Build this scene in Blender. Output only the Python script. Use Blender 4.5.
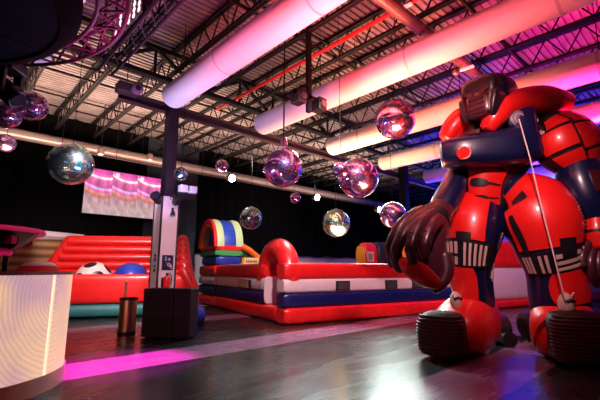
import bpy, bmesh, math, random
from mathutils import Vector as V, Matrix, Quaternion, noise
random.seed(7)
S = bpy.context.scene
for o in list(bpy.data.objects): bpy.data.objects.remove(o)
COL = S.collection
PI = math.pi
rad = math.radians

# ---------------------------------------------------------------- camera
FOC, PITCH, HEAD, EYE = 390.0, rad(10.2), rad(43.3), 1.5
cam = bpy.data.cameras.new('camera'); camo = bpy.data.objects.new('camera', cam); COL.objects.link(camo)
cam.sensor_width = 36.0; cam.lens = FOC / 600 * 36; cam.clip_start = .05; cam.clip_end = 200
camo.location = (0, 0, EYE); camo.rotation_euler = (PI/2 + PITCH, 0, -HEAD)
S.camera = camo
# ---------------------------------------------------------------- view, world
S.view_settings.view_transform = 'Standard'; S.view_settings.look = 'None'
S.view_settings.exposure = 0.3; S.view_settings.gamma = 1.0; S.view_settings.use_curve_mapping = False
W = bpy.data.worlds.new('world'); S.world = W; W.use_nodes = True
W.node_tree.nodes['Background'].inputs[0].default_value = (.35, .22, .4, 1)
W.node_tree.nodes['Background'].inputs[1].default_value = .035

def spot(name, loc, target, power, color, angle=70, blend=.8, radius=.08):
    l = bpy.data.lights.new(name, 'SPOT'); l.energy = power; l.color = color
    l.spot_size = rad(angle); l.spot_blend = blend; l.shadow_soft_size = radius
    o = bpy.data.objects.new(name, l); COL.objects.link(o); o.location = loc
    o.rotation_euler = (V(target) - V(loc)).to_track_quat('-Z', 'Y').to_euler()
    return o
def area(name, loc, target, power, color, sx, sy, spread=180):
    l = bpy.data.lights.new(name, 'AREA'); l.shape = 'RECTANGLE'; l.size = sx; l.size_y = sy; l.energy = power; l.color = color; l.spread = rad(spread)
    o = bpy.data.objects.new(name, l); COL.objects.link(o); o.location = loc
    o.rotation_euler = (V(target) - V(loc)).to_track_quat('-Z', 'Y').to_euler()
    return o
# colour washes thrown up at the roof and the fabric ducts
area('uplight_lavender', (3.6, 8.2, 2.8), (3.6, 8.4, 7), 95, (.66, .5, 1), 1.0, 1.0)
area('uplight_pink', (4.2, 3.6, 2.8), (4.3, 3.8, 7), 330, (1, .085, .12), 2, 2, 115)
spot('uplight_orchid', (2.3, 4.4, 2.4), (1.9, 6.2, 7.7), 1000, (1, .13, .42), 66, .8, .2)
area('uplight_salmon', (7.4, 4.4, 2.6), (7.6, 4.0, 7), 410, (1, .17, .085), 1.6, 1.6, 120)
area('uplight_warm', (10.2, 8.4, 2.4), (10.2, 8.6, 7), 400, (1, .50, .25), 3, 2, 115)
area('uplight_magenta', (10.7, 1.7, 2.6), (10.9, 1.7, 7), 420, (1, .015, .17), 1.4, 1.4, 110)
area('uplight_blue', (21.5, 6.6, 3.4), (20.5, 6.2, 7), 2200, (.008, .04, 1), 6, 5, 110)
area('wall_blue', (28.5, 9.0, 3.0), (34, 9.5, 3.6), 1500, (.01, .05, 1), 3, 8)
area('uplight_violet', (15.6, 4.8, 3.2), (15.8, 4.4, 7), 200, (.5, .03, 1), 1.6, 1.6)
area('uplight_back', (5.0, 13.8, 3.4), (5.0, 14.0, 7), 1050, (1, .60, .42), 9, 2, 105)
area('uplight_back_far', (16, 13.4, 3.0), (16, 13.6, 7), 1000, (1, .64, .46), 9, 2, 105)
# stage light on the robot, the inflatables and the floor, plus a few added unseen spots
spot('stage_robot', (3.0, 0.6, 5.4), (7.9, 3.0, 2.7), 1300, (1, .52, .55), 46, .7, .12)
spot('stage_arena', (4.6, 4.2, 5.6), (9.4, 8.4, .9), 1750, (1, .66, .70), 62, .7, .15)
spot('stage_game', (2.9, 8.6, 5.2), (3.6, 14.2, 1.3), 2100, (1, .72, .70), 64, .7, .15)
spot('stage_slide', (7.8, 10.5, 5.6), (10.0, 15.4, 2.0), 1300, (1, .8, .7), 44, .7, .15)
spot('stage_barrier', (12.6, 1.2, 5.6), (16.5, 6.4, 1.0), 1300, (1, .45, .55), 75, .7, .15)
spot('fill_column', (2.4, 4.6, 4.9), (4.5, 9.7, 2.0), 800, (1, .78, .86), 26, .6, .1)  # unseen front spot added to brighten the column panels
spot('lane_magenta', (2.3, 7.4, 3.4), (2.5, 6.95, 0), 2300, (1, .01, .72), 44, .6, .08)
spot('floor_wash', (9.5, 9.5, 6.3), (5.2, 4.6, 0), 3000, (.80, .95, .95), 62, .9, .3)
spot('floor_sheen', (13.5, 9.0, 4.3), (5.2, 3.5, 0), 900, (.82, 1, .92), 40, .9, 1.0)  # unseen spot added to lay a pale sheen across the floor
spot('wall_wash', (13, 11.5, 5.6), (13, 18, 1.2), 700, (1, .86, .88), 90, .8, .2)  # unseen spot added to brighten the white wall under the curtain

# ---------------------------------------------------------------- helpers
RGT = V((math.cos(HEAD), -math.sin(HEAD), 0)); DEP = V((math.sin(HEAD), math.cos(HEAD), 0)); UP = V((0, 0, 1))
CF = DEP * math.cos(PITCH) + UP * math.sin(PITCH); CU = UP * math.cos(PITCH) - DEP * math.sin(PITCH)
CAM = V((0, 0, EYE))
def at(x, y, d):
    """the place in the hall seen at (x, y), d metres into it"""
    r = CF + RGT * ((x - 300) / FOC) + CU * ((200 - y) / FOC)
    return CAM + r * (d / r.dot(DEP))
def size(px, p): return px / FOC * (p - CAM).dot(CF)

def lin(c):
    return tuple((x / 12.92 if x <= .04045 else ((x + .055) / 1.055) ** 2.4) for x in c)
MATS = {}
def mat(name, col, rough=.5, metal=0.0, bump=0.0, bscale=30, var=0.0, vscale=3, coat=0.0, emit=None, estr=0.0, trans=0.0, spec=.5, sheen=0):
    if name in MATS: return MATS[name]
    m = bpy.data.materials.new(name); m.use_nodes = True
    nt = m.node_tree; b = nt.nodes['Principled BSDF']
    b.inputs['Base Color'].default_value = (*col, 1); b.inputs['Roughness'].default_value = rough
    b.inputs['Metallic'].default_value = metal; b.inputs['Coat Weight'].default_value = coat
    b.inputs['Coat Roughness'].default_value = .15
    b.inputs['Transmission Weight'].default_value = trans; b.inputs['Specular IOR Level'].default_value = spec
    if emit: b.inputs['Emission Color'].default_value = (*emit, 1); b.inputs['Emission Strength'].default_value = estr
    tc = nt.nodes.new('ShaderNodeTexCoord')
    if var:
        n = nt.nodes.new('ShaderNodeTexNoise'); n.inputs['Scale'].default_value = vscale; n.inputs['Detail'].default_value = 3
        nt.links.new(tc.outputs['Object'], n.inputs['Vector'])
        mr = nt.nodes.new('ShaderNodeMapRange'); mr.inputs['From Min'].default_value = .3; mr.inputs['From Max'].default_value = .7
        mr.inputs['To Min'].default_value = 1 - var; mr.inputs['To Max'].default_value = 1 + var
        nt.links.new(n.outputs['Fac'], mr.inputs['Value'])
        mx = nt.nodes.new('ShaderNodeMix'); mx.data_type = 'RGBA'; mx.blend_type = 'MULTIPLY'; mx.inputs[0].default_value = 1
        mx.inputs['A'].default_value = (*col, 1); nt.links.new(mr.outputs[0], mx.inputs['B']); nt.links.new(mx.outputs['Result'], b.inputs['Base Color'])
    if bump:
        n2 = nt.nodes.new('ShaderNodeTexNoise'); n2.inputs['Scale'].default_value = bscale; n2.inputs['Detail'].default_value = 4
        nt.links.new(tc.outputs['Object'], n2.inputs['Vector'])
        bp = nt.nodes.new('ShaderNodeBump'); bp.inputs['Strength'].default_value = bump; bp.inputs['Distance'].default_value = .03
        nt.links.new(n2.outputs['Fac'], bp.inputs['Height']); nt.links.new(bp.outputs['Normal'], b.inputs['Normal'])
    MATS[name] = m
    return m
def nodes(m): return m.node_tree.nodes, m.node_tree.links, m.node_tree.nodes['Principled BSDF']

def empty(name, loc, label, cat, group=None, rz=0):
    o = bpy.data.objects.new(name, None); COL.objects.link(o); o.empty_display_size = .2
    o.location = loc; o.rotation_euler = (0, 0, rz)
    return tag(o, label, cat, group)
def tag(o, label=None, cat=None, group=None, kind=None):
    if label: o['label'] = label
    if cat: o['category'] = cat
    if group: o['group'] = group
    if kind: o['kind'] = kind
    return o
def obj(name, bm, m, parent=None, smooth=True, loc=None, world=False, label=None, bev=0):
    """links bm as ONE mesh; world=True: the vertices are in world space and the parent chain is unrotated"""
    if world:
        base = V((0, 0, 0)); p = parent
        while p: base += p.location; p = p.parent
        if loc is not None and parent is None: base = V(loc)
        bmesh.ops.translate(bm, verts=bm.verts, vec=-base)
    bmesh.ops.recalc_face_normals(bm, faces=bm.faces)
    me = bpy.data.meshes.new(name); bm.to_mesh(me); bm.free()
    o = bpy.data.objects.new(name, me); COL.objects.link(o)
    for q in (m if isinstance(m, (list, tuple)) else [m]): me.materials.append(q)
    if smooth:
        for f in me.polygons: f.use_smooth = True
        try: me.set_sharp_from_angle(angle=rad(42))
        except Exception: pass
    if parent: o.parent = parent
    if loc is not None: o.location = loc
    if bev:
        md = o.modifiers.new('bevel', 'BEVEL'); md.width = bev; md.segments = 3; md.limit_method = 'ANGLE'
    if label: o['label'] = label
    return o
def dup(root, loc=None, label=None, group=None, rz=None):
    r = root.copy(); COL.objects.link(r)
    if loc is not None: r.location = loc
    if rz is not None: r.rotation_euler = (0, 0, rz)
    if label: r['label'] = label
    if group: r['group'] = group
    for ch in list(root.children):
        c = ch.copy(); COL.objects.link(c); c.parent = r
        for g in ch.children:
            e = g.copy(); COL.objects.link(e); e.parent = c
    return r
def BM(): return bmesh.new()
def box(bm, x0, x1, y0, y1, z0, z1, M=None):
    vs = [V((x, y, z)) for z in (z0, z1) for y in (y0, y1) for x in (x0, x1)]
    if M: vs = [M @ v for v in vs]
    v = [bm.verts.new(p) for p in vs]
    for f in ((0, 2, 3, 1), (4, 5, 7, 6), (0, 1, 5, 4), (2, 6, 7, 3), (0, 4, 6, 2), (1, 3, 7, 5)): bm.faces.new([v[i] for i in f])
    return bm
def bar(bm, a, b, w, h=None, upv=UP):
    """rectangular bar from a to b"""
    a, b = V(a), V(b); h = h or w; t = (b - a).normalized()
    s = t.cross(upv)
    if s.length < 1e-4: s = t.cross(V((1, 0, 0)))
    s.normalize(); u = s.cross(t).normalized()
    v = [bm.verts.new(p + s * sx * w/2 + u * sz * h/2) for p in (a, b) for sx, sz in ((-1, -1), (1, -1), (1, 1), (-1, 1))]
    for f in ((0, 1, 2, 3), (7, 6, 5, 4), (0, 4, 5, 1), (1, 5, 6, 2), (2, 6, 7, 3), (3, 7, 4, 0)): bm.faces.new([v[i] for i in f])
    return bm
def tube(bm, pts, r, n=10, cap=True):
    """round tube along pts; r a number or one per point"""
    pts = [V(p) for p in pts]; rs = r if isinstance(r, (list, tuple)) else [r] * len(pts)
    t0 = (pts[1] - pts[0]).normalized(); s = t0.orthogonal().normalized(); rings = []
    for i, p in enumerate(pts):
        t = (pts[min(i+1, len(pts)-1)] - pts[max(i-1, 0)]).normalized()
        s = (s - t * s.dot(t)).normalized(); u = t.cross(s)
        rings.append([bm.verts.new(p + (s * math.cos(2*PI*k/n) + u * math.sin(2*PI*k/n)) * rs[i]) for k in range(n)])
    for a, b in zip(rings, rings[1:]):
        for k in range(n): bm.faces.new((a[k], a[(k+1) % n], b[(k+1) % n], b[k]))
    if cap: bm.faces.new(rings[0][::-1]); bm.faces.new(rings[-1])
    return bm
def lathe(bm, prof, c=(0, 0, 0), n=40, a0=0, a1=2*PI, close=False):
    """profile [(r, z)...] turned about the vertical through c"""
    full = abs(a1 - a0 - 2*PI) < 1e-6; m = n if full else n + 1; c = V(c); rings = []
    for k in range(m):
        a = a0 + (a1 - a0) * k / n
        rings.append([bm.verts.new(c + V((r*math.cos(a), r*math.sin(a), z))) for r, z in prof])
    L = len(prof)
    for k in range(n):
        A, B = rings[k], rings[(k+1) % m]
        for i in range(L - 1 + (1 if close else 0)):
            bm.faces.new((A[i], B[i], B[(i+1) % L], A[(i+1) % L]))
    bmesh.ops.remove_doubles(bm, verts=bm.verts, dist=1e-5)
    return bm
def ball(bm, c, r, n=24, sz=(1, 1, 1)):
    bmesh.ops.create_uvsphere(bm, u_segments=n, v_segments=n//2, radius=1, matrix=Matrix.Translation(V(c)) @ Matrix.Diagonal((r*sz[0], r*sz[1], r*sz[2], 1)))
    return bm
def prism(bm, poly, d, o=(0, 0, 0), ax=V((1, 0, 0)), ay=UP, az=V((0, 1, 0))):
    """2-D outline in the ax/ay plane pushed d along az"""
    o = V(o); A = [bm.verts.new(o + ax*x + ay*y) for x, y in poly]; B = [bm.verts.new(o + ax*x + ay*y + az*d) for x, y in poly]
    n = len(poly); bm.faces.new(A); bm.faces.new(B[::-1])
    for i in range(n): bm.faces.new((A[i], B[i], B[(i+1) % n], A[(i+1) % n]))
    return bm
class Loft:
    """inflated limb: rings (centre, half width, half depth) joined by a smooth curve; angle 90 degrees looks at the front"""
    def __init__(s, keys, side=RGT, front=-DEP, e=2.0):
        s.k = [(V(c), a, b) for c, a, b in keys]; s.side = side; s.front = front; s.e = e
    def key(s, u):
        n = len(s.k) - 1; x = max(0, min(1, u)) * n; i = min(int(x), n-1); t = x - i
        P = [s.k[max(0, min(n, i + j))] for j in (-1, 0, 1, 2)]
        f = lambda a, b, c, d: .5 * ((2*b) + (c-a)*t + (2*a - 5*b + 4*c - d)*t*t + (3*b - a - 3*c + d)*t**3)
        return f(*[p[0] for p in P]), f(*[p[1] for p in P]), f(*[p[2] for p in P])
    def p(s, u, th, off=0):
        c, a, b = s.key(u); T = (s.key(u + .02)[0] - s.key(u - .02)[0]).normalized()
        sd = (s.side - T * s.side.dot(T)).normalized(); fr = sd.cross(T)
        if fr.dot(s.front) < 0 or (abs(fr.dot(s.front)) < 1e-3 and fr.z < 0): fr = -fr
        C, N = math.cos(th), math.sin(th)
        sg = lambda v: math.copysign(abs(v) ** (2/s.e), v)
        return c + sd * (a + off) * sg(C) + fr * (b + off) * sg(N)
    def mesh(s, bm, nu=24, nv=28, cap=.5):
        rings = []
        def ring(u, k, push):
            c, a, b = s.key(u); T = (s.key(u + .02)[0] - s.key(u - .02)[0]).normalized()
            return [bm.verts.new(c + (s.p(u, 2*PI*j/nv) - c) * k + T * push) for j in range(nv)]
        _, a0, b0 = s.key(0); _, a1, b1 = s.key(1); h0 = min(a0, b0)*cap; h1 = min(a1, b1)*cap
        for q in (.25, .6, .85): rings.append(ring(0, math.sin(q*PI/2), -h0 * math.cos(q*PI/2)))
        for i in range(nu+1): rings.append(ring(i/nu, 1, 0))
        for q in (.85, .6, .25): rings.append(ring(1, math.sin(q*PI/2), h1 * math.cos(q*PI/2)))
        for A, B in zip(rings, rings[1:]):
            for j in range(nv): bm.faces.new((A[j], A[(j+1) % nv], B[(j+1) % nv], B[j]))
        bm.faces.new(rings[0][::-1]); bm.faces.new(rings[-1])
        return bm
    def patch(s, bm, u0, u1, t0, t1, off=.012, nu=10, nv=10, th=.02, skew=0, taper=0):
        """a raised panel lying on the limb; angles in degrees"""
        G = []
        for i in range(nu+1):
            u = u0 + (u1-u0)*i/nu; row = []
            tp = taper * (abs(2*i/nu - 1)) ** 3 * (t1 - t0)/2
            for j in range(nv+1):
                t = (t0+tp) + (t1-t0-2*tp)*j/nv + skew*(i/nu - .5)
                row.append((s.p(u, rad(t), off), s.p(u, rad(t), off - th)))
            G.append(row)
        a = [[bm.verts.new(q[0]) for q in r] for r in G]; b = [[bm.verts.new(q[1]) for q in r] for r in G]
        for i in range(nu):
            for j in range(nv):
                bm.faces.new((a[i][j], a[i+1][j], a[i+1][j+1], a[i][j+1])); bm.faces.new((b[i][j], b[i][j+1], b[i+1][j+1], b[i+1][j]))
        for i in range(nu):
            bm.faces.new((a[i][0], b[i][0], b[i+1][0], a[i+1][0])); bm.faces.new((a[i][nv], a[i+1][nv], b[i+1][nv], b[i][nv]))
        for j in range(nv):
            bm.faces.new((a[0][j], a[0][j+1], b[0][j+1], b[0][j])); bm.faces.new((a[nu][j], b[nu][j], b[nu][j+1], a[nu][j+1]))
        return bm
def rbox(bm, M, hx, hy, hz, e=5, n=28, m=16):
    """rounded, puffed-up box"""
    sg = lambda v, q: math.copysign(abs(v) ** q, v)
    R = []
    for i in range(1, m):
        ph = -PI/2 + PI*i/m
        R.append([bm.verts.new(M @ V((hx*sg(math.cos(ph), 2/e)*sg(math.cos(2*PI*k/n), 2/e), hy*sg(math.cos(ph), 2/e)*sg(math.sin(2*PI*k/n), 2/e), hz*sg(math.sin(ph), 2/e)))) for k in range(n)])
    a = bm.verts.new(M @ V((0, 0, -hz))); b = bm.verts.new(M @ V((0, 0, hz)))
    for A, B in zip(R, R[1:]):
        for k in range(n): bm.faces.new((A[k], A[(k+1) % n], B[(k+1) % n], B[k]))
    for k in range(n): bm.faces.new((a, R[0][(k+1) % n], R[0][k])); bm.faces.new((b, R[-1][k], R[-1][(k+1) % n]))
    return bm

# ---------------------------------------------------------------- materials
M_STEEL = mat('black_painted_steel', (.004, .0035, .005), .6, spec=.25, bump=.05)
M_DECK = mat('galvanised_deck', (.15, .132, .138), .55, metal=.1, var=.25, vscale=1.5)
M_FABRIC = mat('white_duct_fabric', (.82, .80, .80), .85, bump=.08, bscale=6)
M_RED = mat('red_vinyl', (.72, .012, .012), .38, bump=.12, bscale=5, var=.12, coat=.25)
M_WHITE = mat('white_vinyl', (.66, .57, .58), .42, bump=.12, bscale=5, var=.06)
M_NAVY = mat('navy_vinyl', (.005, .009, .095), .38, bump=.12, bscale=5, coat=.2)
M_BLUE = mat('blue_vinyl', (.01, .05, .45), .38, bump=.1, bscale=5, coat=.2)
M_TEAL = mat('teal_vinyl', (.02, .16, .17), .5, bump=.1, bscale=5)
M_YEL = mat('yellow_vinyl', (.85, .42, .03), .45, bump=.1, bscale=5)
M_GRN = mat('green_vinyl', (.05, .32, .10), .45, bump=.1, bscale=5)
M_PGRN = mat('pale_green_vinyl', (.45, .62, .35), .45, bump=.1, bscale=5)
M_ORG = mat('orange_vinyl', (.8, .16, .02), .45, bump=.1, bscale=5)
M_BLK = mat('black_vinyl', (.006, .006, .008), .45, bump=.1, bscale=8)
M_TAN = mat('tan_mesh', (.35, .24, .12), .7, bump=.2, bscale=60)
M_BLKPL = mat('black_plastic', (.004, .004, .005), .45)
M_CHROME = mat('chrome', (.8, .78, .78), .12, metal=1)
M_WPL = mat('white_plastic', (.75, .73, .72), .45)
M_CABLE = mat('pale_cord', (.75, .60, .55), .7)
M_BRN = mat('brown_rubber', (.016, .006, .006), .55, bump=.25, bscale=25)

# ---------------------------------------------------------------- the hall
HX0, HX1, HY0, HY1, HZ = -4.5, 34.0, -4.0, 18.0, 7.72
mf = mat('black_vinyl_floor', (.02, .018, .024), .3)
def floor_nodes():
    N, L, b = nodes(mf)
    tc = N.new('ShaderNodeTexCoord'); sx = N.new('ShaderNodeSeparateXYZ'); L.new(tc.outputs['Object'], sx.inputs[0])
    def math_(op, a, c=None):
        q = N.new('ShaderNodeMath'); q.operation = op
        for i, v in enumerate((a, c)):
            if v is None: continue
            if isinstance(v, (int, float)): q.inputs[i].default_value = v
            else: L.new(v, q.inputs[i])
        return q.outputs[0]
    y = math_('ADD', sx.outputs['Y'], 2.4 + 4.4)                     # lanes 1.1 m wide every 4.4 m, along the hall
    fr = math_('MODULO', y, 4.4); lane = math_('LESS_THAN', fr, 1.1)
    y = fr
    # seams of the rolled vinyl sheets
    ny = N.new('ShaderNodeTexNoise'); ny.inputs['Scale'].default_value = .8; L.new(tc.outputs['Object'], ny.inputs['Vector'])
    yy = math_('ADD', sx.outputs['Y'], math_('MULTIPLY', ny.outputs['Fac'], .06))
    seam = math_('LESS_THAN', math_('MODULO', math_('ADD', yy, 20), 1.1), .02)
    n1 = N.new('ShaderNodeTexNoise'); n1.inputs['Scale'].default_value = 1.3; n1.inputs['Detail'].default_value = 5
    mp = N.new('ShaderNodeMapping'); mp.inputs['Scale'].default_value = (.5, 2.2, 1); L.new(tc.outputs['Object'], mp.inputs[0]); L.new(mp.outputs[0], n1.inputs['Vector'])
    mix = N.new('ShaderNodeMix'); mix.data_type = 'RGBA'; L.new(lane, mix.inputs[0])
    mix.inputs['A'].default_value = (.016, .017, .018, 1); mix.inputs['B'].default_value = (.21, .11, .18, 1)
    m2 = N.new('ShaderNodeMix'); m2.data_type = 'RGBA'; L.new(seam, m2.inputs[0]); L.new(mix.outputs['Result'], m2.inputs['A']); m2.inputs['B'].default_value = (.004, .004, .004, 1)
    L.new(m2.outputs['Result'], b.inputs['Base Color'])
    mr = N.new('ShaderNodeMapRange'); L.new(n1.outputs['Fac'], mr.inputs['Value']); mr.inputs['To Min'].default_value = .17; mr.inputs['To Max'].default_value = .36
    L.new(mr.outputs[0], b.inputs['Roughness'])
    bp = N.new('ShaderNodeBump'); bp.inputs['Strength'].default_value = .12; bp.inputs['Distance'].default_value = .02
    h = math_('SUBTRACT', n1.outputs['Fac'], math_('MULTIPLY', seam, .6)); L.new(h, bp.inputs['Height']); L.new(bp.outputs['Normal'], b.inputs['Normal'])
floor_nodes()
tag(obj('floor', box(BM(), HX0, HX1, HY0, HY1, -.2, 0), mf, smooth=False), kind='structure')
def deck():
    bm = BM(); pitch = .174; rows = []; y = HY0
    while y < HY1:
        for dy, z in ((0, 0), (.09, 0), (.105, .05), (.159, .05)): rows.append((y + dy, z))
        y += pitch
    prev = None
    for y, z in rows:
        v = [bm.verts.new((x, y, HZ + z)) for x in (HX0, HX1)]
        if prev: bm.faces.new((prev[0], prev[1], v[1], v[0]))
        prev = v
    box(bm, HX0, HX1, HY0, HY1, HZ + .08, HZ + .2)
    return bm
tag(obj('ceiling', deck(), M_DECK, smooth=False), kind='structure')
M_WALLB = mat('dark_wall', (.012, .011, .014), .8)
M_WALLW = mat('white_wall', (.62, .58, .56), .7, bump=.05)
wb = BM(); box(wb, HX0, HX1, HY1, HY1 + .2, 0, HZ + .1)
tag(obj('wall_back', wb, M_WALLW, smooth=False), kind='structure')
wr = BM(); box(wr, HX1, HX1 + .2, HY0, HY1, 0, HZ + .1)
for k in range(10): box(wr, HX1 - .09, HX1, HY0, HY1, .12 + .78*k, .72 + .78*k)
tag(obj('wall_right', wr, mat('grey_wall', (.3, .3, .31), .7), smooth=False), kind='structure')
tag(obj('wall_left', box(BM(), HX0 - .2, HX0, HY0, HY1, 0, HZ + .1), M_WALLB, smooth=False), kind='structure')

# ---------------------------------------------------------------- roof steel
t = empty('roof_joist', (0, 0, 0), 'x', 'joist', 'open web joists under the roof deck')
J0, J1, JT, JB = -1.0, 17.6, HZ - .06, HZ - .72; JD = HZ + .03
b = BM(); bar(b, (-.04, J0, JT), (-.04, J1, JT), .06, .07); bar(b, (.04, J0, JT), (.04, J1, JT), .06, .07); obj('top_chord', b, M_STEEL, t, False)
b = BM(); bar(b, (-.04, J0 + .5, JB), (-.04, J1 - .3, JB), .05, .06); bar(b, (.04, J0 + .5, JB), (.04, J1 - .3, JB), .05, .06); obj('bottom_chord', b, M_STEEL, t, False)
b = BM(); y = J0 + .5; k = 0
while y < J1 - .7:
    bar(b, (0, y, JB if k % 2 == 0 else JT), (0, y + .42, JT if k % 2 == 0 else JB), .03, .03); y += .42; k += 1
obj('web', b, M_STEEL, t, False)
NJ = 24
for i in range(NJ):
    x = -1.17 + 1.4*i
    n = i - 3
    words = ['', 'first', 'second', 'third', 'fourth', 'fifth', 'sixth', 'seventh', 'eighth', 'ninth', 'tenth', 'eleventh', 'twelfth', 'thirteenth', 'fourteenth', 'fifteenth', 'sixteenth', 'seventeenth', 'eighteenth', 'nineteenth', 'twentieth', 'twenty-first']
    lab = ('black open-web roof joist, %s one right of the boxed column' % words[n]) if n > 0 else 'black open-web roof joist, %s one left of the boxed column' % words[1 - n]
    if i == 0: t.location = (x, 0, 0); t['label'] = lab
    else: dup(t, (x, 0, 0), lab)
# girder over the column line
t = empty('roof_girder', (0, 9.97, 0), 'heavy black truss girder crossing over the columns and the fabric duct ends', 'girder')
gz0, gz1 = HZ - .98, HZ - .16
b = BM(); bar(b, (HX0, .0, gz1), (HX1, 0, gz1), .2, .12); obj('top_chord', b, M_STEEL, t, False)
b = BM(); bar(b, (HX0, .0, gz0), (HX1, 0, gz0), .2, .12); obj('bottom_chord', b, M_STEEL, t, False)
b = BM(); x = HX0; k = 0
while x < HX1 - 1.5:
    bar(b, (x, 0, gz0 if k % 2 else gz1), (x + 1.4, 0, gz1 if k % 2 else gz0), .09, .09); bar(b, (x + 1.4, 0, gz0), (x + 1.4, 0, gz1), .06, .06); x += 1.4; k += 1
obj('web', b, M_STEEL, t, False)
# bridging rods running across the joists
for i, (yy, lab) in enumerate(((3.0, 'thin black bridging angle crossing the joists nearest the camera'), (6.3, 'thin black bridging angle crossing the joists before the girder'), (12.2, 'thin black bridging angle crossing the joists just past the girder'), (15.0, 'thin black bridging angle crossing the joists near the curtain'))):
    b = BM(); bar(b, (HX0 + .2, yy, JB + .07), (31.5, yy, JB + .07), .05, .05); bar(b, (HX0 + .2, yy + .25, JT - .09), (31.5, yy + .25, JT - .09), .05, .05)
    tag(obj('bridging_angle', b, M_STEEL, smooth=False), lab, 'roof brace', 'bridging angles across the joists')
# steel cross beam just below
M_PURP = mat('dusky_steel', (.085, .05, .066), .5, metal=.3)
b = BM(); bar(b, (3.1, 10.25, 6.14), (26, 10.25, 6.14), .2, .03); bar(b, (3.1, 10.25, 5.92), (26, 10.25, 5.92), .2, .03); bar(b, (3.1, 10.25, 6.03), (26, 10.25, 6.03), .03, .2)
tag(obj('cross_beam', b, M_PURP, smooth=False), 'dusky steel beam running behind the rounded ends of the fabric ducts', 'beam')
# sprinkler pipe
b = BM(); tube(b, [(6.5, -1, 6.86), (6.5, 11, 6.86)], .05)
tag(obj('sprinkler_pipe', b, mat('red_paint', (.62, .02, .015), .4)), 'thin bright red pipe running between the roof joists', 'pipe')
# galvanised duct with branch
M_GALV = mat('galvanised_duct', (.26, .20, .19), .38, metal=.7, bump=.05, bscale=40)
t = empty('metal_duct', (0, 3.75, 6.6), 'slim grey metal duct crossing the roof toward the robot head', 'duct')
b = BM(); tube(b, [(4.0, 0, 0), (33.5, 0, 0)], .13, 16)
obj('duct_body', b, M_GALV, t, False)
for x in range(5, 33, 2): obj('joint_flange', tube(BM(), [(x - .03, 0, 0), (x + .03, 0, 0)], .145, 16), M_GALV, t, False)
for (px, py, qx, qy, d, lab) in ((398, 10, 411, 4, 7.0, 'short white tube lamp beside the slim metal duct, above the salmon fabric duct'), (456, 72, 473, 66, 8.6, 'short white tube lamp below the slim metal duct, near the robot head')):
    a = at(px, py, d); c = at(qx, qy, d); t = empty('tube_lamp', a, lab, 'lamp', 'tube lamps by the slim metal duct')
    obj('tube', tube(BM(), [a, c], .04), mat('lamp_tube', (.9, .85, .85), .4, emit=(1, .6, .6), estr=.5), t, world=True)
    obj('end_bracket', ball(BM(), a, .09, 12), M_GALV, t, world=True)
    b = BM(); tube(b, [c, V((c.x, c.y, JD))], .012, 6); obj('hanger_rod', b, M_STEEL, t, world=True)
# round pipe along the curtain
t = empty('round_duct', (0, 17.35, 6.5), 'long pale round duct running along the top of the curtain', 'duct')
obj('duct_body', tube(BM(), [(HX0 + .1, 0, 0), (HX1 - .2, 0, 0)], .2, 20), mat('pale_duct', (.55, .47, .44), .35, metal=.35), t)
for i in range(19): obj('hanger_rod', tube(BM(), [(HX0 + 1 + 2*i, 0, .19), (HX0 + 1 + 2*i, 0, JD - 6.5)], .015, 6), M_STEEL, t)
t = empty('lighting_rail', (0, 16.7, 6.1), 'thin dark rail carrying small spot lamps before the curtain', 'rail')
obj('rail_tube', tube(BM(), [(3, 0, 0), (30, 0, 0)], .045), M_PURP, t)
for i in range(14): obj('hanger_rod', tube(BM(), [(3.2 + 2*i, 0, .03), (3.2 + 2*i, 0, JD - 6.1)], .012, 6), M_STEEL, t)

# fabric ducts
DX = [4.08, 6.96, 10.14, 13.3, 16.9, 20.1, 23.3, 26.5, 29.7, 1.05]
DL = ['round fabric duct whose rounded end stops beside the boxed column', 'long fabric duct running past the black drop pole', 'fabric duct passing behind the robot head, third from the boxed column',
      'fabric duct passing behind the robot shoulder, fourth from the boxed column', 'fabric duct ending just right of the slim black column', 'blue-lit fabric duct under the robot raised arm, first of the far ones', 'blue-lit fabric duct under the robot raised arm, second of the far ones', 'fabric duct deep in the hall behind the robot hip', 'fabric duct deepest in the hall, behind the robot legs', 'fabric duct glowing pink behind the ring truss at upper left']
bm = BM(); R = .315
n = 32; rings = []
ys = [(0.04, .18), (.10, .165), (.20, .12), (.26, .07), (.30, .03), (R, 0)]
for r_, dy in ys: rings.append([bm.verts.new((r_*math.cos(2*PI*k/n), 9.07 + dy, r_*math.sin(2*PI*k/n))) for k in range(n)])
for yv in [9 - .5*i for i in range(21)]: rings.append([bm.verts.new((R*math.cos(2*PI*k/n), yv, R*math.sin(2*PI*k/n))) for k in range(n)])
for A, B in zip(rings, rings[1:]):
    for k in range(n): bm.faces.new((A[k], A[(k+1) % n], B[(k+1) % n], B[k]))
bm.faces.new(rings[0]); bm.faces.new(rings[-1])
t = empty('fabric_duct', (DX[0], 0, 5.9), DL[0], 'duct', 'fabric ducts under the roof')
obj('duct_sock', bm, M_FABRIC, t)
for yv in (6.6, 3.9, 1.2):
    b = BM()
    bb = [( (R+.006)*math.cos(2*PI*k/n), (R+.006)*math.sin(2*PI*k/n)) for k in range(n)]
    A = [b.verts.new((x, yv, z)) for x, z in bb]; B = [b.verts.new((x, yv + .05, z)) for x, z in bb]
    for k in range(n): b.faces.new((A[k], A[(k+1) % n], B[(k+1) % n], B[k]))
    obj('seam_band', b, mat('duct_seam', (.6, .56, .56), .8), t)
for yv in (8.6, 6.6, 4.3, 1.2): obj('hanger_wire', tube(BM(), [(0, yv, R - .01), (0, yv, JD - 5.9)], .01, 6), M_STEEL, t)
for x, lab in list(zip(DX, DL))[1:]: dup(t, (x, 0, 5.9), lab)

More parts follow.
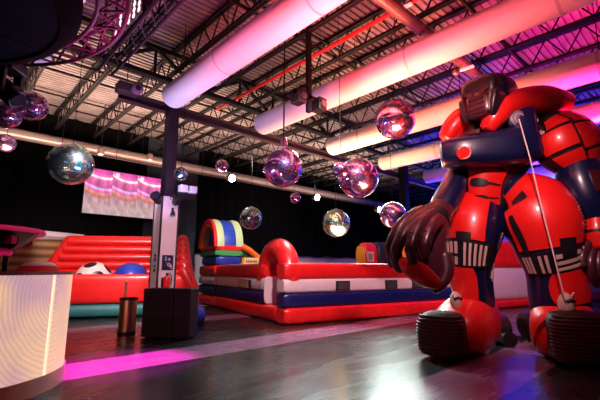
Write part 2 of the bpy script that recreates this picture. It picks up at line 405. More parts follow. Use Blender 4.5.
# ---------------------------------------------------------------- columns
M_COL = mat('dark_blue_steel', (.014, .014, .026), .45)
M_PANEL = mat('pale_panel', (.72, .58, .60), .55, bump=.04)
t = empty('steel_column', (4.48, 9.97, 0), 'dark steel column boxed in pale panels behind the black speaker cabinets', 'column')
obj('shaft', box(BM(), -.14, .14, -.14, .14, 0, gz0 - .06), M_COL, t, False)
c = obj('casing', box(BM(), -.23, .23, -.23, .23, 0, 3.42), M_PANEL, t, False, bev=.012)
b = BM(); box(b, -.25, -.21, -.25, -.21, 0, 3.43); box(b, .21, .25, -.25, -.21, 0, 3.43); box(b, -.25, -.21, .21, .25, 0, 3.43)
obj('corner_trim', b, mat('dark_trim', (.03, .025, .03), .4), c, False, label='dark corner trim')
# right column
t = empty('steel_column', (16.3, 9.97, 0), 'slim black steel column rising behind the robot dangling hand', 'column')
obj('shaft', box(BM(), -.17, .17, -.17, .17, 0, gz0 - .06), M_STEEL, t, False)
obj('base_plate', box(BM(), -.3, .3, -.3, .3, 0, .03), M_STEEL, t, False)
b = BM(); tube(b, [(-.24, -.2, 0), (-.24, -.2, 6.6)], .03); obj('conduit', b, M_STEEL, t)

# posters and fixtures on the boxed column
CX, CY = 4.48, 9.97
def poster_mat():
    m = mat('emblem_print', (.02, .02, .05), .4); N, L, b = nodes(m)
    tc = N.new('ShaderNodeTexCoord'); v = N.new('ShaderNodeTexVoronoi'); v.inputs['Scale'].default_value = 9; L.new(tc.outputs['Object'], v.inputs['Vector'])
    cr = N.new('ShaderNodeValToRGB'); L.new(v.outputs['Distance'], cr.inputs[0]); e = cr.color_ramp.elements
    e[0].position = .2; e[0].color = (.45, .03, .04, 1); e[1].position = .5; e[1].color = (.01, .012, .06, 1)
    x = cr.color_ramp.elements.new(.3); x.color = (.6, .55, .6, 1); L.new(cr.outputs[0], b.inputs['Base Color'])
    return m
t = empty('wall_poster', (CX + .01, CY - .232, 1.52), 'dark square poster with a red and white emblem on the boxed column', 'poster')
obj('sheet', box(BM(), -.13, .13, -.012, 0, 0, .34), poster_mat(), t, False)
b = BM(); box(b, -.15, .15, -.008, 0, -.02, .36); obj('backing', b, M_BLKPL, t, False)
t = empty('notice_strip', (CX - .232, CY - .02, 1.45), 'narrow vertical strip of black marks on the column side panel', 'notice')
b = BM()
for i, (h, w) in enumerate(((.09, .1), (.05, .12), (.11, .09), (.06, .11))): obj('printed_block', box(BM(), -.006, 0, -w/2, w/2, i*.13, i*.13 + h), M_BLKPL, t, False)
t = empty('fire_extinguisher', (CX - .04, CY - .35, 1.02), 'small red fire extinguisher hung on the boxed column above the cabinets', 'fire extinguisher')
b = BM(); lathe(b, [(0, 0), (.075, 0), (.08, .02), (.08, .26), (.06, .32), (.025, .35), (0, .35)], n=20); obj('cylinder', b, M_RED, t)
b = BM(); box(b, -.02, .02, -.02, .02, .35, .40); box(b, -.02, .09, -.015, .015, .40, .415); obj('valve', b, M_BLKPL, t, False)
b = BM(); tube(b, [(.02, -.01, .38), (.10, -.03, .36), (.115, -.03, .25), (.10, -.02, .12)], .012, 8); obj('hose', b, M_BLKPL, t)
b = BM(); box(b, -.09, .09, .075, .115, .05, .3); obj('wall_bracket', b, M_BLKPL, t, False)
t = empty('pull_station', (CX + .05, CY - .29, 2.92), 'small black bell-shaped device on the upper column panel', 'bell')
obj('bell', lathe(BM(), [(0, 0), (.07, 0), (.06, .05), (.03, .12), (0, .13)], n=16), M_BLKPL, t)
obj('mount', box(BM(), -.02, .02, 0, .06, .10, .2), M_BLKPL, t, False)
def par(name, loc, rz, lab, tilt=-.5):
    t = empty(name, loc, lab, 'spotlight', 'black lamps on the boxed column', rz)
    M = Matrix.Rotation(tilt, 4, 'X')
    b = BM(); tube(b, [M @ V((0, .16, 0)), M @ V((0, .1, 0)), M @ V((0, -.12, 0)), M @ V((0, -.16, 0))], [.06, .1, .12, .13], 18); obj('housing', b, M_BLKPL, t)
    b = BM(); tube(b, [M @ V((0, -.158, 0)), M @ V((0, -.168, 0))], .11, 18); obj('lens', b, mat('dark_lens', (.03, .03, .05), .1, coat=.8), t)
    b = BM(); tube(b, [(-.15, 0, 0), (-.15, 0, .14), (.15, 0, .14), (.15, 0, 0)], .013, 6); obj('yoke', b, M_BLKPL, t)
par('par_lamp', (CX - .40, CY - .30, 3.30), rad(-50), 'black spotlight at the upper left corner of the boxed column')
par('par_lamp', (CX + .06, CY - .44, 3.30), rad(-10), 'black spotlight on the front of the boxed column under its top')
t = empty('emergency_light', at(186, 199, 10.0), 'white twin-lamp emergency light bracketed right of the boxed column', 'emergency light')
for nm, q in (('battery_box', (.15, .0, .06)),):
    b = BM(); box(b, -.24, .24, -.07, .07, .04, .14); obj('battery_box', b, M_BLKPL, t, False, bev=.01)
for s in (-1, 1):
    b = BM(); box(b, s*.13 - .1, s*.13 + .1, -.16, .02, .16, .34); h = obj('lamp_head', b, M_WPL, t, False, bev=.015)
    b = BM(); box(b, s*.13 - .08, s*.13 + .08, -.172, -.155, .18, .32); obj('lamp_lens', b, mat('lamp_lens', (.7, .7, .75), .15, coat=.6), h, False)
b = BM(); box(b, -.42, .24, -.02, .02, .0, .05); obj('bracket_arm', b, M_BLKPL, t, False)

# ---------------------------------------------------------------- curtain, screen
M_CURT = mat('black_velour', (.0022, .0022, .003), .95, bump=.1, spec=.1)
M_CURTG = mat('slate_velour', (.03, .042, .055), .9, bump=.1, spec=.2)
def drape(x0, x1, y, z0, z1, amp=.08, step=.09):
    bm = BM(); cols = []; x = x0; rnd = random.Random(int(x0*10) + 3); ph = 0
    while x <= x1:
        ph += step * rnd.uniform(8, 14); a = amp*math.sin(ph)
        cols.append([bm.verts.new((x + .02*math.sin(ph*2), y + a*(1 - .3*k/4), z0 + (z1 - z0)*k/4 + (.03*math.sin(ph*.3) if k == 0 else 0))) for k in range(5)])
        x += step
    for A, B in zip(cols, cols[1:]):
        for k in range(4): bm.faces.new((A[k], B[k], B[k+1], A[k+1]))
    return bm
b = drape(HX0 + .1, 6.95, 17.75, 2.45, HZ - .02)
tag(obj('stage_curtain', b, M_CURT), 'black pleated curtain hung behind the video wall, left of the column', 'curtain')
b = drape(9.4, HX1 - .2, 17.75, 2.35, HZ - .02)
tag(obj('stage_curtain', b, M_CURT), 'wide black pleated curtain behind the rainbow slide and red arch', 'curtain')
b = drape(6.85, 9.5, 17.62, .03, HZ - .02, .04, .1)
tag(obj('stage_curtain', b, M_CURTG), 'slate grey curtain length just right of the boxed column', 'curtain')
# video wall
def screen_mat():
    m = mat('video_wall_picture', (.02, .02, .02), .3); N, L, b = nodes(m)
    tc = N.new('ShaderNodeTexCoord'); sx = N.new('ShaderNodeSeparateXYZ'); L.new(tc.outputs['Object'], sx.inputs[0])
    def q(op, a, c=None, d=None):
        k = N.new('ShaderNodeMath'); k.operation = op
        for i, v in enumerate((a, c, d)):
            if v is None: continue
            if isinstance(v, (int, float)): k.inputs[i].default_value = v
            else: L.new(v, k.inputs[i])
        return k.outputs[0]
    u = q('FRACT', q('MULTIPLY', sx.outputs['X'], 1/1.05)); v = q('MULTIPLY', sx.outputs['Z'], 1/1.88)
    arc = q('ADD', v, q('MULTIPLY', q('POWER', q('SUBTRACT', u, .7), 2), -.22))
    cr = N.new('ShaderNodeValToRGB'); L.new(arc, cr.inputs[0]); cr.color_ramp.interpolation = 'EASE'
    E = cr.color_ramp.elements; E[0].position = 0; E[0].color = (.52, .36, .36, 1); E[1].position = 1; E[1].color = (.70, .06, .34, 1)
    for p, c in ((.30, (.50, .30, .32)), (.38, (.52, .16, .20)), (.44, (.75, .28, .16)), (.50, (.72, .16, .50)), (.55, (.85, .45, .80)), (.6, (.55, .10, .30)), (.72, (.75, .14, .40)), (.765, (.80, .20, .42)), (.785, (1, .78, .80)), (.82, (1, .78, .80)), (.84, (.80, .16, .42)), (.93, (.72, .08, .36))):
        e = E.new(p); e.color = (*c, 1)
    n = N.new('ShaderNodeTexNoise'); n.inputs['Scale'].default_value = 5; n.inputs['Detail'].default_value = 6
    cb = N.new('ShaderNodeCombineXYZ'); L.new(u, cb.inputs[0]); L.new(v, cb.inputs[1]); L.new(cb.outputs[0], n.inputs['Vector'])
    mr = N.new('ShaderNodeMapRange'); L.new(n.outputs['Fac'], mr.inputs['Value']); mr.inputs['From Min'].default_value = .3; mr.inputs['From Max'].default_value = .7; mr.inputs['To Min'].default_value = .55; mr.inputs['To Max'].default_value = 1.3
    # bright lamp spot at the head of every repeat
    du = q('SUBTRACT', u, .18); dv = q('SUBTRACT', v, .93)
    r = q('ADD', q('MULTIPLY', du, du), q('MULTIPLY', q('MULTIPLY', dv, dv), 3)); sp = q('MAXIMUM', q('SUBTRACT', 1, q('MULTIPLY', r, 90)), 0)
    mx = N.new('ShaderNodeMix'); mx.data_type = 'RGBA'; mx.blend_type = 'MULTIPLY'; mx.inputs[0].default_value = 1; L.new(cr.outputs[0], mx.inputs['A']); L.new(mr.outputs[0], mx.inputs['B'])
    ad = N.new('ShaderNodeMix'); ad.data_type = 'RGBA'; ad.blend_type = 'ADD'; L.new(sp, ad.inputs[0]); L.new(mx.outputs['Result'], ad.inputs['A']); ad.inputs['B'].default_value = (.8, .7, .75, 1)
    L.new(ad.outputs['Result'], b.inputs['Emission Color']); b.inputs['Emission Strength'].default_value = 1.0
    return m
t = empty('video_wall', (4.26, 17.3, 3.78), 'large video wall showing three repeated pink pictures, hung on the curtain', 'screen')
obj('picture', box(BM(), 0, 3.15, -.03, 0, 0, 1.88), screen_mat(), t, False)
obj('housing', box(BM(), -.02, 3.17, 0, .12, -.02, 1.90), M_BLKPL, t, False)
for x in (.4, 2.7): obj('hanger_wire', tube(BM(), [(x, .06, 1.88), (x, .06, 2.54)], .012, 6), M_STEEL, t)

# ---------------------------------------------------------------- speaker cabinets, bin
M_CAB = mat('cabinet_black', (.005, .003, .004), .6, bump=.1, bscale=60)
M_GRILL = mat('cabinet_grille', (.010, .004, .005), .65, bump=.5, bscale=160)
def cabinet(loc, rz, w, dp, h, lab):
    t = empty('speaker_cabinet', loc, lab, 'speaker', 'speaker cabinets at the foot of the column', rz)
    obj('body', box(BM(), -w/2, w/2, 0, dp, 0, h), M_CAB, t, False, bev=.02)
    for k in range(2): obj('grille', box(BM(), -w/2 + .05, w/2 - .05, -.015, .01, .05 + k*h/2, h/2 - .03 + k*h/2), M_GRILL, t, False)
    for z in (.3*h, .72*h):
        hd = obj('handle_recess', box(BM(), -w/2 - .008, -w/2 + .02, dp*.25, dp*.25 + .2, z - .09, z + .09), M_BLKPL, t, False)
        obj('handle_bar', tube(BM(), [(-w/2 - .012, dp*.25 + .01, z), (-w/2 - .012, dp*.25 + .19, z)], .013, 8), M_STEEL, hd)
    for x in (-w/2 + .1, w/2 - .1):
        for y in (.1, dp - .1): obj('foot', box(BM(), x - .03, x + .03, y - .03, y + .03, -.03, .0), M_BLKPL, t, False)
P0 = V((3.66, 9.10, 0)); P1 = V((4.36, 8.15, 0)); dr = (P1 - P0).normalized(); ang = math.atan2(dr.y, dr.x)
cabinet(P0 + dr*.38 + UP*.03, ang, .74, .42, 1.06, 'black speaker cabinet at the column foot, nearer the brass bin')
cabinet(P0 + dr*.965 + UP*.03, ang, .40, .42, 1.06, 'narrower black speaker cabinet at the column foot, on the arena side')
t = empty('waste_bin', (3.70, 10.05, 0), 'brass coloured cylinder bin with dark rim left of the speaker cabinets', 'bin')
M_BRASS = mat('brass', (.75, .42, .20), .28, metal=.9)
obj('drum', lathe(BM(), [(0, .05), (.2, .05), (.2, .78), (.17, .78), (.17, .70), (0, .70)], n=32), M_BRASS, t)
obj('base_ring', lathe(BM(), [(0, 0), (.21, 0), (.21, .05), (0, .05)], n=32), M_BLKPL, t)
obj('rim', lathe(BM(), [(.165, .78), (.21, .78), (.21, .84), (.165, .84)], n=32, close=True), M_BLKPL, t)
t = empty('barrier_post', (3.86, 10.75, 0), 'slim pale post standing behind the brass bin', 'post')
obj('post', tube(BM(), [(0, 0, .03), (0, 0, 1.18)], .03, 12), M_BRASS, t)
obj('base_plate', lathe(BM(), [(0, 0), (.16, 0), (.15, .03), (0, .03)], n=24), M_BLKPL, t)
obj('cap', ball(BM(), (0, 0, 1.19), .04, 12), M_BRASS, t)

# ---------------------------------------------------------------- inflatable arena
AC = V((7.31, 8.35, 0)); U1 = V((.23, .973, 0)).normalized(); U2 = V((U1.y, -U1.x, 0))
ARZ = math.atan2(U2.y, U2.x)
def puff(x0, x1, y0, y1, z0, z1, e=7, seg=0):
    """inflated beam with soft edges and sewn seams"""
    bm = BM(); M = Matrix.Translation(((x0+x1)/2, (y0+y1)/2, (z0+z1)/2))
    return rbox(bm, M, (x1-x0)/2, (y1-y0)/2, (z1-z0)/2, e, 40, 20)
def run(axis, a0, a1, w0, w1, z0, z1, rr=.12, bulge=.05):
    """long inflated tube of rounded section with pinched seams every metre"""
    bm = BM(); L = a1 - a0; n = max(8, int(L*10)); rings = []
    m = 24; hw, hh = (w1-w0)/2, (z1-z0)/2; cw, cz = (w0+w1)/2, (z0+z1)/2
    for i in range(n+1):
        a = a0 + L*i/n; end = min(i, n-i)/n*L
        k = 1.0
        if end < .12: k = .80 + .20*math.sqrt(max(0, 1 - (1 - end/.12)**2))
        k2 = 1 - .018*math.exp(-((((a - a0) % 1.1) - .0)/.05)**2) - .018*math.exp(-((((a - a0) % 1.1) - 1.1)/.05)**2)
        ring = []
        for j in range(m):
            th = 2*PI*j/m; sg = lambda v: math.copysign(abs(v)**.42, v)
            w = cw + hw*k*k2*sg(math.cos(th)); z = cz + hh*(k if k < 1 else 1)*sg(math.sin(th))
            ring.append(bm.verts.new((a, w, z) if axis == 'x' else (w, a, z)))
        rings.append(ring)
    for A, B in zip(rings, rings[1:]):
        for j in range(m): bm.faces.new((A[j], A[(j+1) % m], B[(j+1) % m], B[j]))
    bm.faces.new(rings[0][::-1]); bm.faces.new(rings[-1])
    return bm
ar = empty('inflatable_arena', AC, 'long red, white and blue inflatable arena wall with a red arch at its corner', 'inflatable', rz=ARZ)
ZB = [(0, .46), (.44, .87), (.85, 1.27), (1.24, 1.72)]; ZM = [M_RED, M_NAVY, M_WHITE, M_RED]; ZN = ['base_tube', 'blue_band', 'white_band', 'top_tube']
LW, FW, TH = 6.2, 7.8, .62
def wall(axis, a0, a1, w0, w1, skip=()):
    for (z0, z1), m, nm in zip(ZB, ZM, ZN):
        if nm in skip: continue
        dw = .03 if nm in ('blue_band', 'white_band') else 0
        obj(nm, run(axis, a0, a1, w0 + dw, w1 - dw, z0, z1), m, ar)
# local x runs along the front wall, local y along the left wall
wall('x', 0, FW, 0, TH)
obj('base_tube', run('y', TH - .1, LW, 0, TH, 0, .46), M_RED, ar)
for nm, (z0, z1), m in zip(ZN[1:], ZB[1:], ZM[1:]): obj(nm, run('y', 1.52, LW, (.03 if nm != 'top_tube' else 0), TH - (.03 if nm != 'top_tube' else 0), z0, z1), m, ar)
wall('x', .5, FW, LW - TH, LW); wall('y', TH, LW - TH, FW - TH, FW)
def arch(y0, y1, z0, h, r, n=24):
    pts = [V((.31, y0, z0))]
    R = (y1 - y0)/2; c = (y0 + y1)/2
    for k in range(n+1):
        a = PI - PI*k/n; pts.append(V((.31, c + R*math.cos(a), h + R*math.sin(a))))
    pts.append(V((.31, y1, z0)))
    return tube(BM(), pts, r, 22)
obj('arch', arch(.32, 1.84, 1.22, 1.40, .315), M_RED, ar)
obj('jamb_pad', puff(.04, .58, 1.46, 1.54, .47, 1.30, 5), M_WHITE, ar)
for px in (2.15, 4.1, 5.3):
    w = obj('net_window', box(BM(), px - .42, px + .1, .015, .06, .90, 1.18), M_BLK, ar, False)
    obj('net', box(BM(), px - .36, px + .04, .0, .016, .93, 1.15), mat('dark_net', (.04, .03, .035), .8, bump=.3, bscale=90) if px > 1 else M_TAN, w, False)
for py in (3.0,):
    w = obj('net_window', box(BM(), .015, .06, py - .5, py + .6, .90, 1.18), M_BLK, ar, False)
    obj('net', box(BM(), .0, .016, py - .3, py + .6, .92, 1.16), M_TAN, w, False)
obj('floor_mat', box(BM(), TH, FW - TH, TH, LW - TH, 0, .12), M_BLUE, ar, False)
# second inflatable beyond it, white with a red foot
t = empty('inflatable_barrier', AC + U2*7.9, 'tall white inflatable barrier with red foot and red top behind the robot legs', 'inflatable', rz=ARZ)
obj('base_tube', run('x', 0, 11.5, -.02, .8, 0, .32), M_RED, t)
obj('white_panel', run('x', 0, 11.5, .02, .76, .30, 1.62), M_WHITE, t)
obj('top_tube', run('x', 0, 11.5, -.02, .8, 1.58, 2.75), M_RED, t)
# rainbow slide tower
t = empty('rainbow_slide', AC + U1*6.3, 'inflatable slide with rainbow barrel roof behind the arena left wall', 'inflatable', rz=ARZ)
for (z0, z1), m, nm in zip(ZB, ZM, ['base_tube', 'blue_band', 'white_band', 'red_band']): obj(nm, run('y', 0, 2.4, 0, 1.3, z0, z1), m, t)
obj('blue_wall', run('y', .05, 2.35, .08, 1.22, 1.7, 2.12), M_BLUE, t)
obj('green_band', run('y', 0, 2.4, .02, 1.28, 2.08, 2.36), M_GRN, t)
obj('red_rail', run('y', 0, 2.4, .0, 1.3, 2.32, 2.58), M_RED, t)
def barrel(x0, x1, r0, r1, zc=2.5, yc=1.2, n=28):
    bm = BM(); rg = []
    for k in range(n+1):
        a = PI*k/n; rg.append([bm.verts.new((x, yc + r*math.cos(a), zc + r*1.05*math.sin(a))) for x, r in ((x0, r0), (x0, r1), ((x0+x1)/2, r1 + .03), (x1, r1), (x1, r0))])
    for A, B in zip(rg, rg[1:]):
        for i in range(5): bm.faces.new((A[i], B[i], B[(i+1) % 5], A[(i+1) % 5]))
    bm.faces.new(rg[0]); bm.faces.new(rg[-1][::-1]); return bm
for nm, x0, x1, r0, r1, m in (('outer_rim', -.06, .08, 1.0, 1.2, M_RED), ('inner_rim', -.03, .1, .93, 1.02, M_YEL), ('pale_rib', .08, .38, .9, 1.2, M_PGRN), ('blue_rib', .38, .92, .9, 1.17, M_BLUE), ('green_rib', .92, 1.24, .9, 1.2, M_PGRN)):
    obj(nm, barrel(x0, x1, r0, r1), m, t)
b = BM(); prism(b, [(1.2 - .9, 2.49)] + [(1.2 + .9*math.cos(PI*k/20), 2.5 + .92*math.sin(PI*k/20)) for k in range(20, -1, -1)], .05, (.3, 0, 0), V((0, 1, 0)), UP, V((1, 0, 0)))
obj('inner_back', b, M_BLUE, t, False)
for yy, m in ((.1, M_ORG), (.38, M_GRN)):
    obj('slide_rail', tube(BM(), [(1.2, yy, 2.62 - yy*.7), (1.55, yy, 2.45 - yy*.7), (2.3, yy, 1.9 - yy*.6), (2.75, yy, 1.55 - yy*.6)], .13, 14), m, t)
obj('slide_bed', prism(BM(), [(1.2, 1.7), (1.2, 2.3), (2.75, 1.3), (2.75, .1), (1.2, .1)], 1.5, (0, .45, 0)), M_YEL, t, False)
sg = obj('sign_panel', box(BM(), 1.28, 1.98, -.06, -.01, 1.72, 2.04), mat('cream_sign', (.75, .55, .28), .5), t, False)
for k, (a, w) in enumerate(((1.36, .06), (1.46, .05), (1.54, .08), (1.66, .05), (1.74, .07), (1.84, .05))): obj('sign_mark', box(BM(), a, a + w, -.066, -.06, 1.83, 1.92), M_BRN, sg, False)
# yellow, black and red module standing in the arena
t = empty('inflatable_obstacle', AC + U2*5.0 + U1*2.6 + UP*.12, 'red, black and yellow inflatable obstacle inside the arena beside the robot hand', 'inflatable', rz=ARZ)
b = puff(0, .72, 0, .6, 0, 2.5, 5); obj('red_end', b, M_RED, t)
obj('cream_edge', puff(-.05, .04, .03, .57, 0, 2.36, 5), M_YEL, t)
w = obj('cream_window', box(BM(), .08, .42, -.04, .1, 1.72, 2.12), mat('cream_vinyl', (.75, .6, .5), .5), t, False)
obj('window_slot', box(BM(), .15, .35, -.05, -.03, 1.80, 2.04), M_TAN, w, False)
for k in range(3): obj('black_roll', puff(.68 + k*.42, 1.13 + k*.42, 0, .6, 0, 2.55, 4), M_BLK, t)
obj('yellow_end', puff(1.93, 2.4, 0, .6, 0, 2.6, 5), M_YEL, t)
# blue blower tube at the far corner of the arena
t = empty('air_blower', V((5.75, 10.35, 0)), 'round blue blower on the floor between the cabinets and the arena', 'blower')
b = BM(); M = Matrix.Translation((0, 0, .24)); tube(b, [(-.14, 0, .25), (-.12, 0, .25), (.12, 0, .25), (.14, 0, .25)], [.2, .24, .24, .2], 24); obj('housing', b, M_BLUE, t)
b = BM(); tube(b, [(0, .1, .12), (0, .45, .12)], .11, 14); obj('nozzle', b, M_BLUE, t)
b = BM(); tube(b, [(-.15, 0, .25), (-.16, 0, .25)], .14, 18); obj('intake_grille', b, M_BLKPL, t)
obj('stand', box(BM(), -.16, .16, -.16, .16, 0, .03), M_BLKPL, t, False)

# ---------------------------------------------------------------- ball game at left
G0 = V((3.27, 13.95, 0)); G1 = V((5.62, 12.93, 0)); gd = (G1 - G0).normalized(); GRZ = math.atan2(gd.y, gd.x); GL = 3.42
t = empty('inflatable_ball_game', G0 - gd*.6, 'bright red inflatable ball game with teal foot and tall back, left of the column', 'inflatable', rz=GRZ)
obj('teal_base', run('x', -.6, GL + .75, 0, 2.1, 0, .46), M_TEAL, t)
obj('front_wall', run('x', -.6, GL + .7, .02, .5, .44, 1.37), M_RED, t)
def backwall():
    bm = BM(); poly = [(-.75, .45), (-.75, 1.3), (.05, 2.72), (GL + .75, 2.78), (GL + .75, .45)]
    return prism(bm, poly, .36, (0, 1.72, 0))
bw = obj('back_wall', backwall(), M_RED, t, bev=.12)
for k in range(5): obj('back_roll', tube(BM(), [(.15 - .1*k + .0, 1.74, 2.5 - .28*k), (GL + .7, 1.74, 2.55 - .28*k)], .15, 14), M_RED, t)
for k in range(6): obj('side_roll', tube(BM(), [(GL + .98, .12 + .30*k, .44), (GL + .93, .12 + .30*k, .9), (GL + .62, .12 + .30*k, 1.45 + .24*k), (GL + .56, .12 + .30*k, 1.57 + .24*k), (GL + .54, .12 + .30*k, 1.63 + .24*k)], [.2, .2, .2, .15, .05], 18), M_RED, t)
def soccer_mat():
    m = mat('soccer_print', (.8, .78, .76), .35); N, L, b = nodes(m)
    tc = N.new('ShaderNodeTexCoord'); nrm = N.new('ShaderNodeVectorMath'); nrm.operation = 'NORMALIZE'; L.new(tc.outputs['Object'], nrm.inputs[0])
    g = (1 + 5**.5)/2; mx = None
    for a in (-1, 1):
        for c in (-g, g):
            for v in ((0, a, c), (a, c, 0), (c, 0, a)):
                d = N.new('ShaderNodeVectorMath'); d.operation = 'DOT_PRODUCT'; d.inputs[1].default_value = V(v).normalized(); L.new(nrm.outputs[0], d.inputs[0])
                if mx is None: mx = d.outputs['Value']
                else:
                    q = N.new('ShaderNodeMath'); q.operation = 'MAXIMUM'; L.new(mx, q.inputs[0]); L.new(d.outputs['Value'], q.inputs[1]); mx = q.outputs[0]
    gt = N.new('ShaderNodeMath'); gt.operation = 'GREATER_THAN'; gt.inputs[1].default_value = .935; L.new(mx, gt.inputs[0])
    mi = N.new('ShaderNodeMix'); mi.data_type = 'RGBA'; L.new(gt.outputs[0], mi.inputs[0]); mi.inputs['A'].default_value = (.8, .77, .75, 1); mi.inputs['B'].default_value = (.01, .01, .015, 1)
    L.new(mi.outputs['Result'], b.inputs['Base Color']); return m
gn = V((-gd.y, gd.x, 0)); gb = G0 - gd*.6
p = gb + gd*1.13 + gn*1.10; o = obj('giant_ball', ball(BM(), (0, 0, 0), .58, 36), soccer_mat(), loc=(p.x, p.y, 1.20)); o.rotation_euler = (.2, .55, .5)
tag(o, 'giant white football with black patches behind the red front wall', 'ball')
p = gb + gd*2.30 + gn*1.10; o = obj('giant_ball', ball(BM(), (0, 0, 0), .58, 36), M_BLUE, loc=(p.x, p.y, 1.19))
tag(o, 'giant plain blue ball behind the red front wall, right of the football', 'ball')

# brown ship hull with white rim, further left
def wood():
    m = mat('planked_vinyl', (.16, .07, .03), .6); N, L, b = nodes(m)
    tc = N.new('ShaderNodeTexCoord'); w = N.new('ShaderNodeTexWave'); w.bands_direction = 'Z'; w.inputs['Scale'].default_value = 1.1; w.inputs['Distortion'].default_value = .6; w.inputs['Detail'].default_value = 3; w.inputs['Detail Scale'].default_value = .6
    L.new(tc.outputs['Object'], w.inputs['Vector']); cr = N.new('ShaderNodeValToRGB'); L.new(w.outputs['Fac'], cr.inputs[0])
    e = cr.color_ramp.elements; e[0].color = (.09, .035, .008, 1); e[1].color = (.42, .20, .055, 1); L.new(cr.outputs[0], b.inputs['Base Color']); return m
H0 = V((2.1, 16.62, 0))
t = empty('inflatable_ship', H0, 'brown plank-printed inflatable ship hull with white rim, behind the red ball game', 'inflatable')
def hull(z_of, zb_of, y0, y1, x0=-3.2, x1=2.3, n=40):
    bm = BM(); rg = []
    for i in range(n+1):
        x = x0 + (x1-x0)*i/n; f = max(0, (x - .8)/(x1 - .8)); yo = .5*f*f
        z1, z0 = z_of(x), zb_of(x)
        ring = [(y0 + yo, z0), (y0 - .12 + yo, (z0*.6 + z1*.4)), (y0 - .05 + yo, z1 - .05), (y0 + .05 + yo, z1), (y1 - .05, z1), (y1, z1 - .05), (y1, z0)]
        rg.append([bm.verts.new((x, y, z)) for y, z in ring])
    for A, B in zip(rg, rg[1:]):
        for j in range(7): bm.faces.new((A[j], A[(j+1) % 7], B[(j+1) % 7], B[j]))
    bm.faces.new(rg[0]); bm.faces.new(rg[-1][::-1]); return bm
top = lambda x: 2.58 + .10*max(0, x/2)**2
obj('hull', hull(top, lambda x: .0, 0, .8), wood(), t)
obj('white_rim', hull(lambda x: top(x) + .50 - .30*max(0, (x + 1)/3.2), lambda x: top(x) - .02, .1, .7), M_WHITE, t)
# small red dome before it
p = at(35, 300, 9.2)
t = empty('dome_bumper', V((p.x, p.y, 0)), 'round red domed inflatable bumper with white cap showing over the bar', 'inflatable')
obj('body', lathe(BM(), [(0, 0), (.40, 0), (.44, .1), (.44, 1.45), (.42, 1.53), (.33, 1.62), (0, 1.62)], n=32), M_RED, t)
obj('cap', lathe(BM(), [(0, 1.69), (.16, 1.69), (.30, 1.66), (.36, 1.60), (.30, 1.58), (0, 1.58)], n=32), M_WHITE, t)

# ---------------------------------------------------------------- round bar with lit front
BC = RGT*(-4.61) + DEP*5.27; BR = 1.385
def bar_mat():
    m = mat('lit_moire_panel', (.35, .25, .18), .35); N, L, b = nodes(m)
    tc = N.new('ShaderNodeTexCoord')
    mp = N.new('ShaderNodeMapping'); mp.inputs['Location'].default_value = (-1.0, .9, -.95); mp.inputs['Scale'].default_value = (1, 1, .8); L.new(tc.outputs['Object'], mp.inputs[0])
    w = N.new('ShaderNodeTexWave'); w.wave_type = 'RINGS'; w.rings_direction = 'SPHERICAL'; w.inputs['Scale'].default_value = 6.5; w.inputs['Distortion'].default_value = 3.5; w.inputs['Detail'].default_value = 2; w.inputs['Detail Scale'].default_value = .8
    L.new(mp.outputs[0], w.inputs['Vector'])
    n = N.new('ShaderNodeTexNoise'); n.inputs['Scale'].default_value = 1.3; L.new(tc.outputs['Object'], n.inputs['Vector'])
    cr = N.new('ShaderNodeValToRGB'); L.new(n.outputs['Fac'], cr.inputs[0]); e = cr.color_ramp.elements
    e[0].position = .36; e[0].color = (.66, .40, .48, 1); e[1].position = .62; e[1].color = (1, .62, .40, 1)
    mr = N.new('ShaderNodeMapRange'); L.new(w.outputs['Fac'], mr.inputs['Value']); mr.inputs['To Min'].default_value = .84; mr.inputs['To Max'].default_value = 1.08
    mx = N.new('ShaderNodeMix'); mx.data_type = 'RGBA'; mx.blend_type = 'MULTIPLY'; mx.inputs[0].default_value = 1; L.new(cr.outputs[0], mx.inputs['A']); L.new(mr.outputs[0], mx.inputs['B'])
    L.new(mx.outputs['Result'], b.inputs['Emission Color']); b.inputs['Emission Strength'].default_value = .64; return m
t = empty('round_bar', BC, 'round bar counter with glowing cream wave-patterned front at lower left', 'bar counter')
obj('lit_front', lathe(BM(), [(BR - .04, .2), (BR, .2), (BR, 1.44), (BR - .04, 1.44)], n=96, close=True), bar_mat(), t)
obj('kick_base', lathe(BM(), [(BR - .10, 0), (BR + .03, 0), (BR + .02, .2), (BR - .10, .2)], n=96, close=True), mat('tan_kickboard', (.50, .30, .17), .4, coat=.3), t)
obj('counter_top', lathe(BM(), [(BR - .42, 1.44), (BR + .03, 1.44), (BR + .03, 1.485), (BR - .42, 1.485)], n=96, close=True), mat('counter_edge', (.35, .22, .16), .25, coat=.4), t)
obj('inner_wall', lathe(BM(), [(BR - .40, 0), (BR - .36, 0), (BR - .36, 1.44), (BR - .40, 1.44)], n=64, close=True), M_BLKPL, t)
M_STRIP = mat('panel_joint', (.6, .5, .4), .4, emit=(1, .75, .5), estr=.75)
for a in (rad(-4), rad(-46), rad(-88), rad(38)):
    b = BM(); lathe(b, [(BR, .2), (BR + .012, .2), (BR + .012, 1.44), (BR, 1.44)], n=2, a0=a, a1=a + rad(1.6), close=True); obj('panel_joint', b, M_STRIP, t, False)
t = empty('round_canopy', BC + UP*1.485, 'round mirrored canopy with magenta rim standing over the bar', 'canopy')
M_MAG = mat('magenta_trim', (.22, .004, .05), .4, emit=(1, .015, .16), estr=.22)
M_GLS = mat('smoky_mirror', (.30, .30, .26), .12, metal=.9)
obj('rim', lathe(BM(), [(.93, .53), (.97, .515), (.995, .54), (.97, .58), (.93, .58)], n=72, close=True), M_MAG, t, label='magenta rim')
obj('dish', lathe(BM(), [(0, .26), (.58, .26), (.74, .36), (.94, .53), (.93, .57), (0, .60)], n=72), M_GLS, t)
